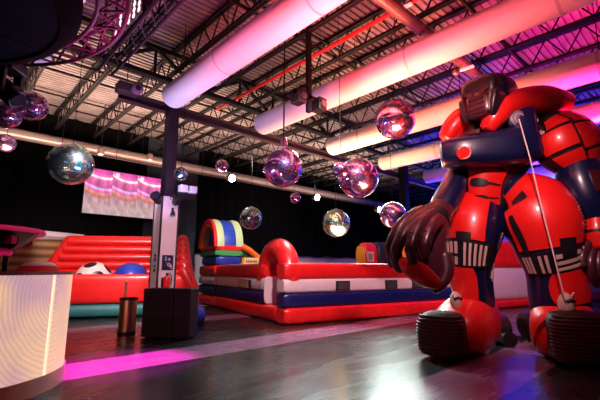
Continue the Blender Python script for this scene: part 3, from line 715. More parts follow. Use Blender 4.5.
obj('lower_ring', lathe(BM(), [(.54, .22), (.60, .22), (.62, .265), (.54, .265)], n=72, close=True), M_MAG, t, label='magenta lower ring')
for k in range(6):
    a = rad(60*k + 8); c, s_ = math.cos(a), math.sin(a)
    obj('post', tube(BM(), [(.56*c, .56*s_, -1.485), (.56*c, .56*s_, .24)], .035, 10), M_BLKPL, t)
    b = BM(); box(b, -.06, .06, -.04, .04, .36, .52, Matrix.Rotation(a, 4, 'Z') @ Matrix.Translation((.80, 0, 0))); obj('clip', b, M_RED, t, False)

# ---------------------------------------------------------------- mirror balls
def ball_mat(name, stops):
    m = mat(name, (.85, .8, .85), .04, metal=1.0); N, L, b = nodes(m)
    tc = N.new('ShaderNodeTexCoord'); n = N.new('ShaderNodeTexNoise'); n.inputs['Scale'].default_value = 1.7; n.inputs['Detail'].default_value = 2; n.inputs['Distortion'].default_value = 2.2
    L.new(tc.outputs['Object'], n.inputs['Vector'])
    cr = N.new('ShaderNodeValToRGB'); L.new(n.outputs['Fac'], cr.inputs[0]); E = cr.color_ramp.elements
    E[0].position = .3; E[0].color = (*stops[0], 1); E[1].position = .72; E[1].color = (*stops[-1], 1)
    for p, c in zip((.38, .44, .50, .56, .62, .67), stops[1:-1]):
        e = E.new(p); e.color = (*c, 1)
    L.new(cr.outputs[0], b.inputs['Base Color'])
    n2 = N.new('ShaderNodeTexNoise'); n2.inputs['Scale'].default_value = 1.3; n2.inputs['Detail'].default_value = 1; L.new(tc.outputs['Object'], n2.inputs['Vector'])
    bp = N.new('ShaderNodeBump'); bp.inputs['Strength'].default_value = .35; bp.inputs['Distance'].default_value = .10; L.new(n2.outputs['Fac'], bp.inputs['Height']); L.new(bp.outputs['Normal'], b.inputs['Normal'])
    # thin clear skin: partly see-through, stronger mirror towards the rim, a soft sheen of the printed film
    g = N.new('ShaderNodeBsdfGlossy'); g.inputs['Roughness'].default_value = .45; L.new(cr.outputs[0], g.inputs['Color'])
    m1 = N.new('ShaderNodeMixShader'); m1.inputs[0].default_value = .14; L.new(b.outputs[0], m1.inputs[1]); L.new(g.outputs[0], m1.inputs[2])
    tr = N.new('ShaderNodeBsdfTransparent'); fr = N.new('ShaderNodeFresnel'); fr.inputs['IOR'].default_value = 1.5
    mr = N.new('ShaderNodeMapRange'); L.new(fr.outputs[0], mr.inputs['Value']); mr.inputs['From Max'].default_value = .4; mr.inputs['To Min'].default_value = .78; mr.inputs['To Max'].default_value = 1
    m2 = N.new('ShaderNodeMixShader'); L.new(mr.outputs[0], m2.inputs[0]); L.new(tr.outputs[0], m2.inputs[1]); L.new(m1.outputs[0], m2.inputs[2])
    L.new(m2.outputs[0], N['Material Output'].inputs['Surface'])
    return m
M_MIR = ball_mat('iridescent_mirror', ((.10, .65, .95), (.3, .2, 1), (.95, .8, 1), (1, .12, .45), (.25, .12, .7), (.6, .95, .8), (1, .25, .5), (.95, .5, .2)))
M_MIRC = ball_mat('iridescent_cool_mirror', ((.08, .5, .75), (.12, .8, .85), (.7, 1, .95), (.95, .75, .35), (.15, .55, .7), (.45, .3, .9), (1, .6, .3), (.2, .9, .7)))
BALLS = [(71, 164, 21, 9.6, 'large mirror ball hanging before the black curtain left of the video wall'),
 (32, 106, 14.5, 9.0, 'mirror ball under the big dark disc, right one of the touching pair'),
 (6, 115, 13.5, 8.6, 'reddish mirror ball under the dark disc, left one of the touching pair'),
 (6, 143, 9, 11.5, 'small pale mirror ball at the left frame edge, below the round duct'),
 (251, 218, 11.3, 13.5, 'mirror ball floating above the rainbow slide'),
 (283, 168, 19.5, 9.8, 'large lilac mirror ball straight above the red arch'),
 (336, 223, 14, 14.2, 'mirror ball floating low before the curtain, right of the red arch'),
 (358, 178, 20, 9.8, 'large pink and violet mirror ball with a small one at its upper left'),
 (341, 170, 8, 8.2, 'small mirror ball seen against the upper left of a large pink one'),
 (393, 215, 13, 12.5, 'blue and violet mirror ball beside the slim black column'),
 (395, 119, 20, 9.4, 'large mirror ball highest of all, before the third fabric duct left of the robot head'),
 (222, 166, 6.5, 14, 'small mirror ball near the round duct, right of the boxed column'),
 (295, 198, 5.5, 15.5, 'tiny mirror ball under the lighting rail above the arch'),
 (181, 174, 7, 9.75, 'small mirror ball against the column shaft above the emergency light')]
proto = None
for x, y, r, d, lab in BALLS:
    p = at(x, y, d); R_ = size(r, p)
    if proto is None:
        root = empty('mirror_ball', p, lab, 'mirror ball', 'mirror balls hanging from the roof')
        sp = obj('sphere', ball(BM(), (0, 0, 0), 1, 40), M_MIR, root)
        ln = obj('hanging_line', tube(BM(), [(0, 0, 0), (0, 0, 1)], .008, 6), M_STEEL, root)
        cp = obj('cap', lathe(BM(), [(0, 1.06), (.05, 1.06), (.12, 1.0), (.12, .97), (0, .97)], n=16), M_CHROME, root)
        proto = root; warm = sp.data.copy(); warm.name = 'sphere_warm'
    else:
        root = dup(proto, p, lab)
        sp, ln, cp = [next(c for c in root.children if c.name.startswith(n)) for n in ('sphere', 'hanging_line', 'cap')]
    if x in (71, 251, 336, 181):
        sp.data = MESH_COOL = bpy.data.meshes.get('sphere_cool') or sp.data.copy(); MESH_COOL.name = 'sphere_cool'; MESH_COOL.materials[0] = M_MIRC
    elif 'sphere_warm' in bpy.data.meshes: sp.data = bpy.data.meshes['sphere_warm']
    sp.scale = (R_,)*3; cp.scale = (R_,)*3; sp.rotation_euler = (x*.7, y*.3, x*1.3)
    ln.location = (0, 0, R_); ln.scale = (1, 1, JD - p.z - R_)

# ---------------------------------------------------------------- small things under the roof
for i, (x, y, d, lab, st) in enumerate(((230, 178, 15.2, 'glaring white flood lamp on the rail under the round duct, above the rainbow slide', 1), (315, 197, 17.4, 'glaring white flood lamp on the rail between two mirror balls', 1), (377, 209, 20.5, 'glaring white flood lamp on the rail left of the slim black column', 1), (421, 209, 25, 'glaring white flood lamp seen right of the slim black column', 1))):
    p = at(x, y, d); p = V((p.x, p.y, p.z)); t = empty('flood_lamp', p, lab, 'lamp', 'white flood lamps on the rail')
    obj('housing', tube(BM(), [(0, .12, .03), (0, .08, .02), (0, -.10, -.03), (0, -.14, -.04)], [.08, .13, .15, .16], 20), M_BLKPL, t)
    obj('lens', tube(BM(), [(0, -.141, -.04), (0, -.155, -.044)], .14, 20), mat('lit_lens', (1, 1, 1), .3, emit=(.9, .95, 1), estr=25), t, False)
    b = BM(); tube(b, [(0, .02, .1), (0, .02, JD - p.z)], .012, 6); obj('hanger_rod', b, M_STEEL, t)
for x, y, d, lab in ((101, 151, 14.0, 'small round pendant lamp under the round duct, above the video wall'), (150, 157, 15.6, 'pale spotlight can under the round duct, just left of the column'), (127, 190, 16.8, '') ):
    if not lab: continue
    p = at(x, y, d); t = empty('spot_can', p, lab, 'spotlight', 'small spotlights under the round duct')
    obj('can', lathe(BM(), [(0, -.13), (.10, -.13), (.12, -.08), (.12, .10), (.05, .16), (0, .16)], n=18), M_GALV, t)
    obj('lens', lathe(BM(), [(0, -.14), (.09, -.14), (.09, -.12), (0, -.12)], n=18), M_WPL, t)
    b = BM(); tube(b, [(0, 0, .15), (0, 0, JD - p.z)], .012, 6); obj('hanger_rod', b, M_STEEL, t)
p = at(284, 143, 9.9); t = empty('ball_motor', p, 'small pink motor can above the large lilac mirror ball over the arch', 'motor')
obj('can', lathe(BM(), [(0, -.10), (.07, -.10), (.09, -.05), (.09, .08), (.05, .16), (0, .16)], n=20), mat('pink_metal', (.5, .22, .32), .4, metal=.3), t)
obj('hanger_rod', tube(BM(), [(0, 0, .15), (0, 0, JD - p.z)], .015, 6), M_STEEL, t)
# drop pole with a black fixture
p0 = V((5.83, 5.90, 0))
t = empty('drop_pole', V((p0.x, p0.y, 5.0)), 'black drop pole hanging between two fabric ducts with a dark fixture at its foot', 'pole')
obj('pole', box(BM(), -.05, .05, -.05, .05, 0, JD - 5.0), M_STEEL, t, False)
obj('cross_arm', box(BM(), -.42, .42, -.05, .05, .3, .4), M_STEEL, t, False)
for x, lab in ((-.3, 0), (.34, 1)):
    b = BM(); box(b, x - .12, x + .12, -.14, .16, .12, .42); h = obj('fixture', b, M_BLKPL, t, False, bev=.02)
    b = BM(); tube(b, [(x, -.14, .27), (x, -.17, .27)], .09, 16); obj('lens', b, mat('dark_lens', (.03, .03, .05), .1), h)
# long-nosed projector at the end of the cross beam
p = at(124, 91, 12.0); p = V((3.3, 9.95, 6.12))
t = empty('ceiling_projector', p, 'dusky projector with a round lens hung at the left end of the cross beam', 'projector', rz=rad(0))
obj('body', box(BM(), -.34, .2, -.16, .16, -.13, .12), M_PURP, t, False, bev=.02)
b = BM(); tube(b, [(.1, -.16, 0), (.1, -.24, 0), (.1, -.27, 0)], [.15, .15, .11], 20); l = obj('lens_barrel', b, mat('lilac_metal', (.45, .25, .38), .35, metal=.4), t)
b = BM(); tube(b, [(.1, -.27, 0), (.1, -.285, 0)], .07, 16); obj('lens', b, mat('dark_lens', (.03, .03, .05), .1), l)
b = BM(); tube(b, [(-.1, 0, .12), (-.1, 0, JD - p.z)], .012, 6); obj('hanger_rod', b, M_STEEL, t)

# big dark disc with a ring truss around it
DC = RGT*(-4.1) + DEP*3.05 + UP*4.2; DR = 1.88
M_DISC = mat('dark_navy_disc', (.004, .024, .040), .6, spec=.12, var=.4, vscale=2)
t = empty('hanging_disc', DC, 'huge dark navy disc hanging from the roof at upper left', 'ceiling disc')
obj('plate', lathe(BM(), [(0, 0), (DR - .19, 0), (DR - .19, .25), (0, .25)], n=80), M_DISC, t)
obj('rim', lathe(BM(), [(DR - .2, -.02), (DR - .08, .02), (DR, .14), (DR, .28), (DR - .2, .3)], n=80, close=True), mat('dark_maroon_rim', (.008, .002, .004), .8, spec=.05), t)
for k in range(16):
    a = 2*PI*k/16 + .1; rr = (.55, 1.05, 1.35)[k % 3]
    b = BM(); box(b, -.16, .16, -.08, .08, -.014, .004, Matrix.Rotation(a, 4, 'Z') @ Matrix.Translation((rr, 0, 0)) @ Matrix.Rotation(.5, 4, 'Z')); obj('vent_slot', b, M_BLKPL, t, False)
for k in range(4):
    a = PI/4*k + .3; b = BM(); box(b, -DR + .3, DR - .3, -.012, .012, -.008, .002, Matrix.Rotation(a, 4, 'Z')); obj('plate_seam', b, M_COL, t, False)
for k in range(3):
    a = 2*PI*k/3 + .4; obj('hanger_rod', tube(BM(), [(1.2*math.cos(a), 1.2*math.sin(a), .24), (1.2*math.cos(a), 1.2*math.sin(a), JD - DC.z)], .02, 8), M_STEEL, t)
t = empty('ring_truss', DC + UP*.32, 'dusky purple ring truss circling the dark disc', 'truss')
M_TR = mat('truss_paint', (.10, .035, .08), .4, metal=.5)
R1, R2 = DR + .14, DR + .46
ringpts = lambda r, z: [V((r*math.cos(2*PI*k/72), r*math.sin(2*PI*k/72), z)) for k in range(73)]
for r, z in ((R1, 0), (R2, 0), (R2, .34)): obj('chord', tube(BM(), ringpts(r, z), .026, 8), M_TR, t)
for k in range(36):
    a, c = 2*PI*k/36, 2*PI*(k + .5)/36
    q = lambda r, a, z: V((r*math.cos(a), r*math.sin(a), z))
    b = BM(); bar(b, q(R1, a, 0), q(R2, c, 0), .022); bar(b, q(R2, c, 0), q(R1, c + c - a, 0), .022); bar(b, q(R2, c, 0), q(R2, a, .34), .022); bar(b, q(R1, a, 0), q(R2, a, .34), .022)
    obj('lattice', b, M_TR, t, False)
for k in range(4):
    a = PI/2*k + .2; obj('hanger_rod', tube(BM(), [q(R2, a, .34), q(R2, a, JD - DC.z - .32)], .02, 8), M_STEEL, t)
# moving heads on the ring
mh = None
words = ['black moving head lamp under the ring truss, nearest the touching mirror balls', 'black moving head lamp under the ring truss, second from the touching mirror balls', 'black moving head lamp under the ring truss, nearest the roof side', 'black moving head lamp at the left frame edge below the dark disc']
for lab, a in zip(words, (rad(75), rad(62), rad(49), rad(88))):
    p = DC + UP*.26 + V((math.cos(a), math.sin(a), 0))*(DR + .3)
    if mh is None:
        mh = empty('moving_head', p, lab, 'stage lamp', 'moving head lamps on the ring truss')
        obj('base', box(BM(), -.17, .17, -.13, .13, -.14, .02), M_BLKPL, mh, False, bev=.02)
        b = BM(); box(b, -.2, -.15, -.06, .06, -.5, -.1); box(b, .15, .2, -.06, .06, -.5, -.1); obj('yoke', b, M_BLKPL, mh, False)
        b = BM(); tube(b, [(0, .14, -.32), (0, .1, -.36), (0, -.12, -.54), (0, -.15, -.56)], [.1, .14, .15, .13], 18); h = obj('head', b, M_BLKPL, mh)
        b = BM(); tube(b, [(0, -.15, -.56), (0, -.165, -.575)], .11, 18); obj('lens', b, mat('dark_lens', (.03, .03, .05), .1), h)
    else: dup(mh, p, lab, rz=a)
# straight box truss beside the ring, with the dotted LED panel
t = empty('box_truss', (2.02, 0, 5.35), 'black straight box truss slanting up beside the dotted lamp panel', 'truss')
for x, z in ((-.13, -.13), (.13, -.13), (-.13, .13), (.13, .13)): obj('chord', tube(BM(), [(x, 1.5, z), (x, 7.6, z)], .028, 8), M_STEEL, t)
for k in range(15):
    y = 1.55 + .4*k; b = BM()
    bar(b, (-.13, y, -.13), (-.13, y + .4, .13), .02); bar(b, (.13, y, -.13), (.13, y + .4, .13), .02); bar(b, (-.13, y, -.13), (.13, y + .4, -.13), .02); bar(b, (-.13, y, .13), (.13, y + .4, .13), .02)
    obj('lattice', b, M_STEEL, t, False)
for yy in (2.5, 7.2): obj('hanger_rod', tube(BM(), [(0, yy, .13), (0, yy, JD - 5.35)], .02, 8), M_STEEL, t)
pa = V((1.86, 0, 0))
t = empty('lamp_panel', (1.84, 5.95, 5.52), 'square black lamp panel of small white dots on the box truss', 'stage lamp')
obj('housing', box(BM(), -.01, .1, -.62, .62, -.28, .28), M_BLKPL, t, False)
M_DOT = mat('lit_bead', (1, .9, .9), .3, emit=(1, .72, .74), estr=1.3)
for i in range(6):
    for j in range(5):
        b = BM(); tube(b, [(-.02, -.52 + .205*i, -.2 + .1*j), (-.005, -.52 + .205*i, -.2 + .1*j)], .042, 10); obj('lamp_bead', b, M_DOT, t)

# ---------------------------------------------------------------- giant inflatable robot
M_RRED = mat('robot_red', (.70, .010, .008), .36, bump=.12, bscale=4, coat=.3)
M_RNAVY = mat('robot_navy', (.003, .006, .040), .32, bump=.12, bscale=4, coat=.4)
M_RBLK = mat('robot_black', (.008, .006, .010), .4, bump=.1, bscale=6, coat=.2)
M_RMAR = mat('robot_maroon', (.055, .006, .010), .36, bump=.15, bscale=6, coat=.3)
M_RDRK = mat('robot_dark_maroon', (.060, .011, .020), .36, bump=.15, bscale=6, coat=.3)
M_PALE = mat('robot_pale_print', (.55, .38, .32), .5)
rp = at(500, 350, 7.6); RB = V((rp.x, rp.y, 0))
rob = empty('giant_robot', RB, 'giant red and navy inflatable robot standing at right with one hand hanging', 'inflatable robot')
def limb(name, keys, m, e=2.0, cap=.5, parent=None, side=RGT, front=-DEP, nu=26, nv=32, label=None):
    """keys: (x, y, depth, half width in px, half depth in px)"""
    K = []
    for x, y, d, a, b in keys:
        p = at(x, y, d); K.append((p, size(a, p), size(b, p)))
    L = Loft(K, side, front, e)
    o = obj(name, L.mesh(BM(), nu, nv, cap), m, parent or rob, world=True, label=label)
    return L, o
def pad(name, L, par, m, *a, label=None, **k): return obj(name, L.patch(BM(), *a, **k), m, par, world=True, label=label)

# trunk
TR, o = limb('torso', [(496, 120, 7.75, 36, 30), (495, 142, 7.72, 40, 30), (490, 165, 7.68, 33, 28), (484, 188, 7.66, 22, 22), (484, 208, 7.68, 20, 19)], M_RMAR, 2.4)
pad('belly_panel', TR, o, M_RRED, .50, .97, 78, 152, off=.03, th=.05, nu=14, nv=14, label='red belly panel')
for u in (.60, .735, .86):
    pad('belly_slot', TR, o, M_RBLK, u, u + .055, 102, 146, off=.05, th=.04, taper=.5)
    pad('belly_seam', TR, o, M_RBLK, u + .02, u + .036, 82, 104, off=.045, th=.03)
pad('flank_panel', TR, o, M_RNAVY, .50, .95, 155, 205, off=.03, th=.05, label='navy flank panel')
PL, o2 = limb('pelvis', [(463, 204, 7.7, 12, 15), (484, 205, 7.62, 15, 18), (507, 198, 7.62, 13, 15)], M_RBLK, 2.3, side=UP)
pad('hip_buckle', PL, o2, M_RNAVY, .78, .95, 60, 120, off=.03, th=.05)
# chest bar
CB, o = limb('chest_bar', [(443, 155, 7.35, 13, 14), (462, 153, 7.24, 15.5, 18), (490, 151, 7.16, 18, 20), (515, 148, 7.10, 19, 20), (530, 146, 7.12, 17, 17)], M_RNAVY, 3.4, .22, side=UP)
c = CB.p(.235, rad(98), .012); n = (c - CB.key(.235)[0]).normalized()
em = obj('chest_emblem', tube(BM(), [c - n*.03, c + n*.015], size(7, c), 24), M_RRED, o, world=True, label='red round emblem')
CR, _ = limb('chest_shoulder', [(519, 113, 7.25, 12, 15), (519, 124, 7.12, 13, 17), (518, 140, 7.08, 14, 17), (516, 150, 7.10, 12, 14)], M_RNAVY, 3, .4)
c = at(518, 119, 6.86); ca = obj('shoulder_bolt', tube(BM(), [c + DEP*.06, c - DEP*.03, c - DEP*.05], [size(8.5, c), size(8.5, c), size(6.5, c)], 24), mat('robot_grey_print', (.16, .16, .2), .4), rob, world=True)
# the badge mark: a pale ring with a bar
bc = CB.p(.235, rad(98), .02)
bm = BM(); T1 = (n.cross(UP)).normalized(); T2 = T1.cross(n)
tube(bm, [bc + n*.012 + (T1*math.cos(q) + T2*math.sin(q))*size(6, bc) for q in [rad(30 + 12*k) for k in range(22)]], .012, 8)
obj('emblem_ring', bm, M_PALE, rob, world=True)
bm = BM(); tube(bm, [c - DEP*.055 + (RGT*math.cos(q) + UP*math.sin(q))*size(4.5, c) for q in [2*PI*k/24 for k in range(25)]], .011, 8)
obj('bolt_ring', bm, M_PALE, rob, world=True)
# collar and shoulders
limb('collar_pad', [(447, 137, 7.62, 8, 9), (453, 127, 7.58, 10, 11), (463, 118, 7.55, 11, 11), (476, 114, 7.6, 8, 9)], M_RRED)
limb('collar_tube', [(488, 128, 6.98, 8, 9), (495, 117, 6.92, 11, 11), (506, 107, 6.98, 12, 13), (525, 101, 7.08, 12.5, 14), (547, 99, 7.18, 12, 13), (566, 102, 7.28, 9.5, 10)], M_RRED, nu=40)
limb('upper_back', [(470, 124, 7.95, 20, 18), (500, 116, 7.9, 22, 20), (540, 118, 7.75, 21, 18), (556, 122, 7.7, 16, 14)], M_RBLK, 2.4, side=UP)
# raised right-hand shoulder with red plates on black
SH, o = limb('shoulder', [(549, 122, 7.20, 13, 14), (557, 131, 7.16, 23, 22), (565, 144, 7.10, 29, 25), (573, 158, 7.08, 25, 22), (579, 169, 7.06, 16, 16)], M_RBLK, 2.3, .6)
for u0, u1, a, c_ in ((.0, .30, 98, 150), (.02, .34, 12, 90), (.36, .60, 100, 168), (.38, .70, 55, 94), (.36, .56, -12, 48), (.60, .84, -10, 44), (.66, .95, 100, 160), (.76, .96, 50, 92)):
    pad('shoulder_plate', SH, o, M_RRED, u0, u1, a, c_, off=.035, th=.06, label='red shoulder plate')
for k, (x, y) in enumerate(((533, 120), (539, 127), (545, 134))):
    p = at(x, y, 7.0); obj('shoulder_rib', tube(BM(), [p - RGT*.10 + UP*.03, p + RGT*.07 - UP*.03], .05, 12), M_PALE if k != 1 else M_RBLK, rob, world=True)
FA, o = limb('forearm', [(577, 166, 7.02, 18, 18), (582, 182, 6.98, 22, 21), (589, 200, 6.93, 22, 21), (595, 216, 6.9, 17, 17)], M_RNAVY, 2.3)
pad('forearm_highlight', FA, o, M_RMAR, .25, .62, 70, 105, off=.025, th=.05, label='reddish highlight coloured on the forearm')  # maroon patch paints a reddish highlight onto the navy forearm
CU_, o = limb('wrist_cuff', [(595, 219, 6.88, 13, 14), (598, 232, 6.86, 16, 16), (601, 246, 6.85, 15, 15)], M_RRED, 2.6, .4)
pad('cuff_seam', CU_, o, M_RBLK, .45, .52, 10, 170, off=.012, th=.03)
for k in range(4): limb('finger', [(592 + 7*k, 250, 6.78 + .02*k, 4.5, 5), (590 + 8*k, 263, 6.72 + .02*k, 4.8, 5), (592 + 8*k, 276, 6.74, 4.2, 4.5), (597 + 7*k, 285 - 2*k, 6.82, 3, 3.5)], M_RDRK, nu=14, nv=14)
limb('thumb', [(589, 243, 6.8, 4.5, 5), (582, 254, 6.72, 4.8, 5), (583, 266, 6.68, 3.6, 4)], M_RDRK, nu=12, nv=14)
# hanging arm and its big hand
UA, o = limb('upper_arm', [(459, 172, 7.7, 10, 12), (454, 186, 7.6, 12.5, 14), (446, 202, 7.46, 13.5, 14), (440, 212, 7.36, 12, 12)], M_RNAVY)
HF, o = limb('hanging_forearm', [(441, 210, 7.32, 13, 13), (434, 220, 7.22, 15, 15), (428, 234, 7.12, 17, 15), (428, 252, 7.08, 17, 14), (433, 272, 7.08, 14, 12), (438, 286, 7.1, 9, 9)], M_RDRK, 2.2)
pad('wrist_strap', HF, o, M_RBLK, .12, .2, 0, 180, off=.02, th=.04)
limb('palm_glow', [(401, 261, 6.74, 5, 5), (411, 268, 6.66, 9.5, 8), (424, 276, 6.64, 10.5, 8), (437, 284, 6.74, 6, 6)], M_RRED, side=UP, label='palm with its red glow put in as colour')  # red colour stands in for the red light on the palm
for K in ([(427, 213, 6.98, 6, 7), (413, 223, 6.86, 6.5, 7), (402, 237, 6.78, 6.5, 7), (396, 252, 6.76, 6, 6.5), (397, 265, 6.80, 5, 5.5), (400, 271, 6.84, 3.5, 4)],
          [(433, 215, 6.88, 7, 7), (421, 223, 6.72, 7.2, 7.5), (414, 236, 6.62, 6.8, 7), (411, 248, 6.56, 6.2, 6.5), (412, 258, 6.54, 5, 5.5), (414, 263, 6.56, 3.5, 4)],
          [(438, 219, 6.84, 6.5, 7), (431, 227, 6.68, 6.8, 7), (426, 239, 6.60, 6.5, 7), (424, 249, 6.56, 5.6, 6), (425, 257, 6.56, 4, 4.5)],
          [(422, 210, 7.1, 5, 6), (407, 219, 7.02, 5.5, 6), (397, 231, 6.98, 5.5, 6), (390, 245, 6.96, 4.8, 5), (390, 258, 6.98, 4, 4.4), (392, 266, 7.0, 3, 3.4)]):
    L, f = limb('finger', K, M_RDRK, nu=30, nv=18)
    for u in (.36, .62): pad('knuckle_band', L, f, M_RMAR, u, u + .05, 0, 180, off=.012, th=.03, nu=3)
limb('thumb', [(444, 256, 6.98, 8, 8), (446, 272, 6.92, 7.5, 7.5), (441, 284, 6.88, 6, 6), (434, 290, 6.84, 4, 4)], M_RDRK, nu=20, nv=18)
# head
HD = V((0, 0, 0)); hx = at(490, 103, 7.2); face = (-DEP*.62 - RGT*.79).normalized(); hs = UP.cross(face).normalized() * -1
if hs.dot(RGT) < 0: hs = -hs
M = Matrix((( hs.x, -face.x, 0, hx.x), (hs.y, -face.y, 0, hx.y), (0, 0, 1, hx.z), (0, 0, 0, 1)))
s_ = size(.90, hx)
def hsh(name, bm, m, par=None, smooth=True, label=None):
    bmesh.ops.transform(bm, matrix=M, verts=bm.verts); return obj(name, bm, m, par or rob, smooth, world=True, label=label)
b = BM(); rbox(b, Matrix.Translation((3*s_, 3*s_, 9*s_)), 22*s_, 26*s_, 20*s_, 3.0); hd = hsh('helmet', b, mat('robot_helmet', (.003, .014, .026), .25, bump=.06, bscale=4, coat=.15))
b = BM(); rbox(b, Matrix.Translation((0, -18*s_, 10*s_)), 20*s_, 12*s_, 13*s_, 4); hsh('visor_brow', b, M_RBLK, hd)
b = BM(); rbox(b, Matrix.Translation((0, -24*s_, -10*s_)), 14*s_, 8*s_, 15*s_, 3.2); fm = hsh('face_mask', b, M_RMAR, hd, label='maroon face mask')
for sx in (-1, 1):
    b = BM(); rbox(b, Matrix.Translation((sx*16*s_, -17*s_, -11*s_)) @ Matrix.Rotation(sx*.25, 4, 'Y'), 4*s_, 14*s_, 15*s_, 3.5); hsh('cheek_guard', b, M_RBLK, hd)
    b = BM(); prism(b, [(sx*2*s_, 10*s_), (sx*15*s_, 16*s_), (sx*15*s_, 12*s_), (sx*4*s_, 6*s_)], 2*s_, (0, -31.5*s_, -8*s_)); hsh('eye_slot', b, mat('robot_eye', (.06, .018, .022), .25), hd, False)
    b = BM(); bar(b, (sx*12*s_, -31*s_, -20*s_), (sx*15*s_, -29*s_, 4*s_), 2*s_); hsh('mask_strut', b, M_RMAR, hd, False)
for k in range(4):
    b = BM(); bar(b, (-8*s_, -32*s_, (-20 + 5*k)*s_), (8*s_, -32*s_, (-20 + 5*k)*s_), 1.6*s_); hsh('mask_grille', b, M_RBLK, fm, False)
b = BM(); rbox(b, Matrix.Translation((0, 6*s_, 27*s_)), 6*s_, 20*s_, 5*s_, 3); hsh('crest', b, M_RNAVY, hd)
limb('neck', [(484, 118, 7.5, 14, 14), (480, 132, 7.6, 18, 18)], M_RBLK, nu=8)
# legs
def stripes(L, o, u0, u1, t0, t1, n, off=.05):
    w = (t1 - t0)/n
    for k in range(n): pad('knee_stripe', L, o, M_PALE, u0, u1, t0 + w*(k + .22), t0 + w*(k + .70), off=off, th=.03, nu=4, nv=3)
LL, lo = limb('leg', [(481, 203, 7.78, 24, 22), (475, 222, 7.66, 28, 26), (472, 240, 7.6, 25, 25), (470, 258, 7.62, 21, 22), (471, 278, 7.7, 20, 20), (474, 302, 7.8, 19, 20)], M_RNAVY, nu=40, nv=40)
pad('thigh_panel', LL, lo, M_RRED, .02, .44, 88, 186, off=.03, th=.05, nu=18, nv=16, label='red thigh panel')
kb = pad('knee_band', LL, lo, M_RBLK, .45, .66, 48, 186, off=.03, th=.05, nv=18, label='black striped knee band')
stripes(LL, kb, .47, .64, 78, 132, 5); stripes(LL, kb, .47, .56, 140, 180, 3); stripes(LL, kb, .585, .64, 140, 180, 3)
pad('knee_buckle', LL, lo, M_RBLK, .39, .47, 115, 145, off=.05, th=.05)
pad('shin_panel', LL, lo, M_RRED, .66, .97, 98, 176, off=.03, th=.05, taper=.25, label='red shin panel')
pad('inner_strip', LL, lo, M_RMAR, .30, .62, 18, 40, off=.025, th=.05, label='maroon inner strip')
for u in (.60, .63): pad('inner_stripe', LL, lo, M_PALE, u, u + .18, 38 - (u - .6)*200, 43 - (u - .6)*200, off=.02, th=.03, skew=18)
RL, ro = limb('leg', [(512, 188, 7.42, 16, 18), (531, 203, 7.28, 31, 30), (541, 225, 7.16, 35, 34), (547, 247, 7.12, 30, 29), (553, 267, 7.16, 26, 25), (557, 285, 7.22, 27, 25), (560, 305, 7.28, 28, 25)], M_RNAVY, nu=44, nv=44)
pad('thigh_panel', RL, ro, M_RRED, .02, .50, 14, 172, off=.03, th=.05, nu=24, nv=24, label='red thigh panel')
kb = pad('knee_band', RL, ro, M_RBLK, .515, .665, 8, 174, off=.035, th=.06, nv=22, label='black striped knee band')
stripes(RL, kb, .53, .65, 18, 58, 4); stripes(RL, kb, .53, .65, 122, 142, 2); stripes(RL, kb, .53, .65, 150, 170, 3)
for u in (.525, .565, .61): pad('knee_bar', RL, kb, M_PALE, u + .012, u + .034, 66, 112, off=.055, th=.03)
pad('knee_buckle', RL, ro, M_RBLK, .46, .57, 76, 102, off=.06, th=.05)
pad('shin_panel', RL, ro, M_RRED, .665, .93, 50, 134, off=.03, th=.05, taper=.25, label='red shin panel')
pad('thigh_slot', RL, ro, M_RBLK, .28, .52, 152, 163, off=.045, th=.04, taper=.4, skew=-6)
pad('hip_patch', RL, ro, M_RBLK, .09, .16, 128, 158, off=.045, th=.04)
for k in range(13): pad('thigh_rung', RL, ro, M_RBLK, .22 + .021*k, .229 + .021*k, 34 + .4*k, 52, off=.045, th=.03, nu=2, nv=4)
# boots
def boot(keys, sole, cuff, nslat):
    L, o = limb('boot', keys, M_RRED, 2.6, .5, side=UP, nu=26, nv=36)
    (x, y, d, hw, hh, hd_, yaw) = sole
    p = at(x, y, d); p.z = max(p.z, size(hh, p) + .01); f = (-DEP*math.cos(yaw) - RGT*math.sin(yaw)); sd = V((-f.y, f.x, 0))
    if sd.dot(RGT) < 0: sd = -sd
    Mx = Matrix(((sd.x, -f.x, 0, p.x), (sd.y, -f.y, 0, p.y), (0, 0, 1, p.z), (0, 0, 0, 1)))
    a, h, q = size(hw, p), size(hh, p), hd_
    so = obj('toe_sole', rbox(BM(), Mx, a, q, h, 3.6), M_BRN, o, world=True, label='dark ribbed toe')
    for k in range(nslat):
        z = -h*.80 + 1.6*h*k/(nslat - 1); b = BM(); pts = []
        for j in range(17):
            t_ = PI*(j + 1)/18; cz = abs(math.sin(math.acos(max(-1, min(1, (z/h)))))) if abs(z) < h else 0
            pf = (1 - abs(z/h)**3.6) ** (1/3.6)
            pts.append(Mx @ V((-(a*pf + .012)*math.copysign(abs(math.cos(t_))**(2/3.6), math.cos(t_)), -(q*pf + .012)*abs(math.sin(t_))**(2/3.6), z)))
        tube(b, pts, .020, 8); obj('tread_rib', b, mat('rib_brown', (.10, .022, .018), .45), so, world=True)
    cx, cy, cd, cr = cuff
    p = at(cx, cy, cd); r = size(cr, p)
    k = obj('ankle_knob', ball(BM(), p, r, 20, (.85, .8, 1.25)), M_PALE, o, world=True, label='pale ankle knob')
    b = BM(); tube(b, [p - DEP*(r*.8) - RGT*r*.5 + UP*r*.3, p - DEP*(r*.9) + UP*r*.55, p - DEP*(r*.8) + RGT*r*.5 + UP*r*.3], r*.16, 8); obj('knob_slot', b, M_RBLK, k, world=True)
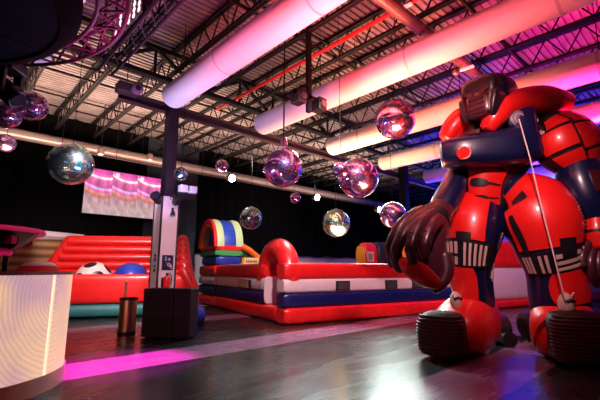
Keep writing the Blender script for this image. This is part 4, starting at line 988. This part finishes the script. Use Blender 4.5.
boot([(482, 318, 8.05, 24, 18), (470, 322, 7.75, 28, 24), (458, 331, 7.52, 25, 27), (452, 336, 7.42, 20, 24)], (443, 335, 7.20, 22, 22, .36, .62), (456, 301, 7.42, 7.5), 12)
boot([(558, 318, 7.65, 26, 22), (562, 325, 7.3, 30, 28), (567, 335, 7.0, 29, 32), (572, 341, 6.9, 24, 29)], (580, 340, 6.62, 29, 26, .38, .22), (566, 304, 6.74, 9), 13)
# straps that tie the robot down
a, c = at(519, 119, 6.70), at(565, 300, 6.58)
t = obj('tether_rope', tube(BM(), [a, at(530, 158, 6.52), at(541, 205, 6.42), at(553, 252, 6.46), c], .011, 8), M_CABLE, loc=None)
tag(t, 'long pale tether cord from the robot shoulder bolt to its near ankle', 'cord')
a, c = at(450, 287, 7.3), at(455, 297, 7.32)
tag(obj('tether_rope', tube(BM(), [at(449, 278, 7.36), at(452, 290, 7.30), at(455, 298, 7.28)], .012, 8), M_CABLE), 'short pale cord above the ankle knob of the robot far boot', 'cord')
tag(obj('tether_rope', tube(BM(), [at(588, 268, 6.92), at(578, 285, 6.88), at(570, 299, 6.66)], .012, 8), M_CABLE), 'short pale cord right of the ankle knob of the robot near boot', 'cord')
# blowers behind the boots
for i, (x, d, lab) in enumerate(((499, 8.5, 'black snail-shaped air blower on the floor between the robot boots'), (530, 9.0, 'black snail-shaped air blower partly behind the robot near boot'))):
    p = at(x, 330, d); t = empty('air_blower', V((p.x, p.y, 0)), lab, 'blower', 'black blowers behind the robot', rz=-HEAD)
    b = BM(); tube(b, [(-.16, 0, .3), (-.13, 0, .3), (.13, 0, .3), (.16, 0, .3)], [.24, .28, .28, .24], 24); obj('housing', b, M_BLKPL, t)
    b = BM(); tube(b, [(0, -.05, .14), (0, -.42, .14)], [.13, .15], 16); obj('nozzle', b, M_BLKPL, t)
    b = BM(); tube(b, [(-.165, 0, .3), (-.18, 0, .3)], .15, 18); obj('intake_grille', b, M_STEEL, t)
    obj('stand', box(BM(), -.2, .2, -.2, .2, 0, .05), M_BLKPL, t, False)
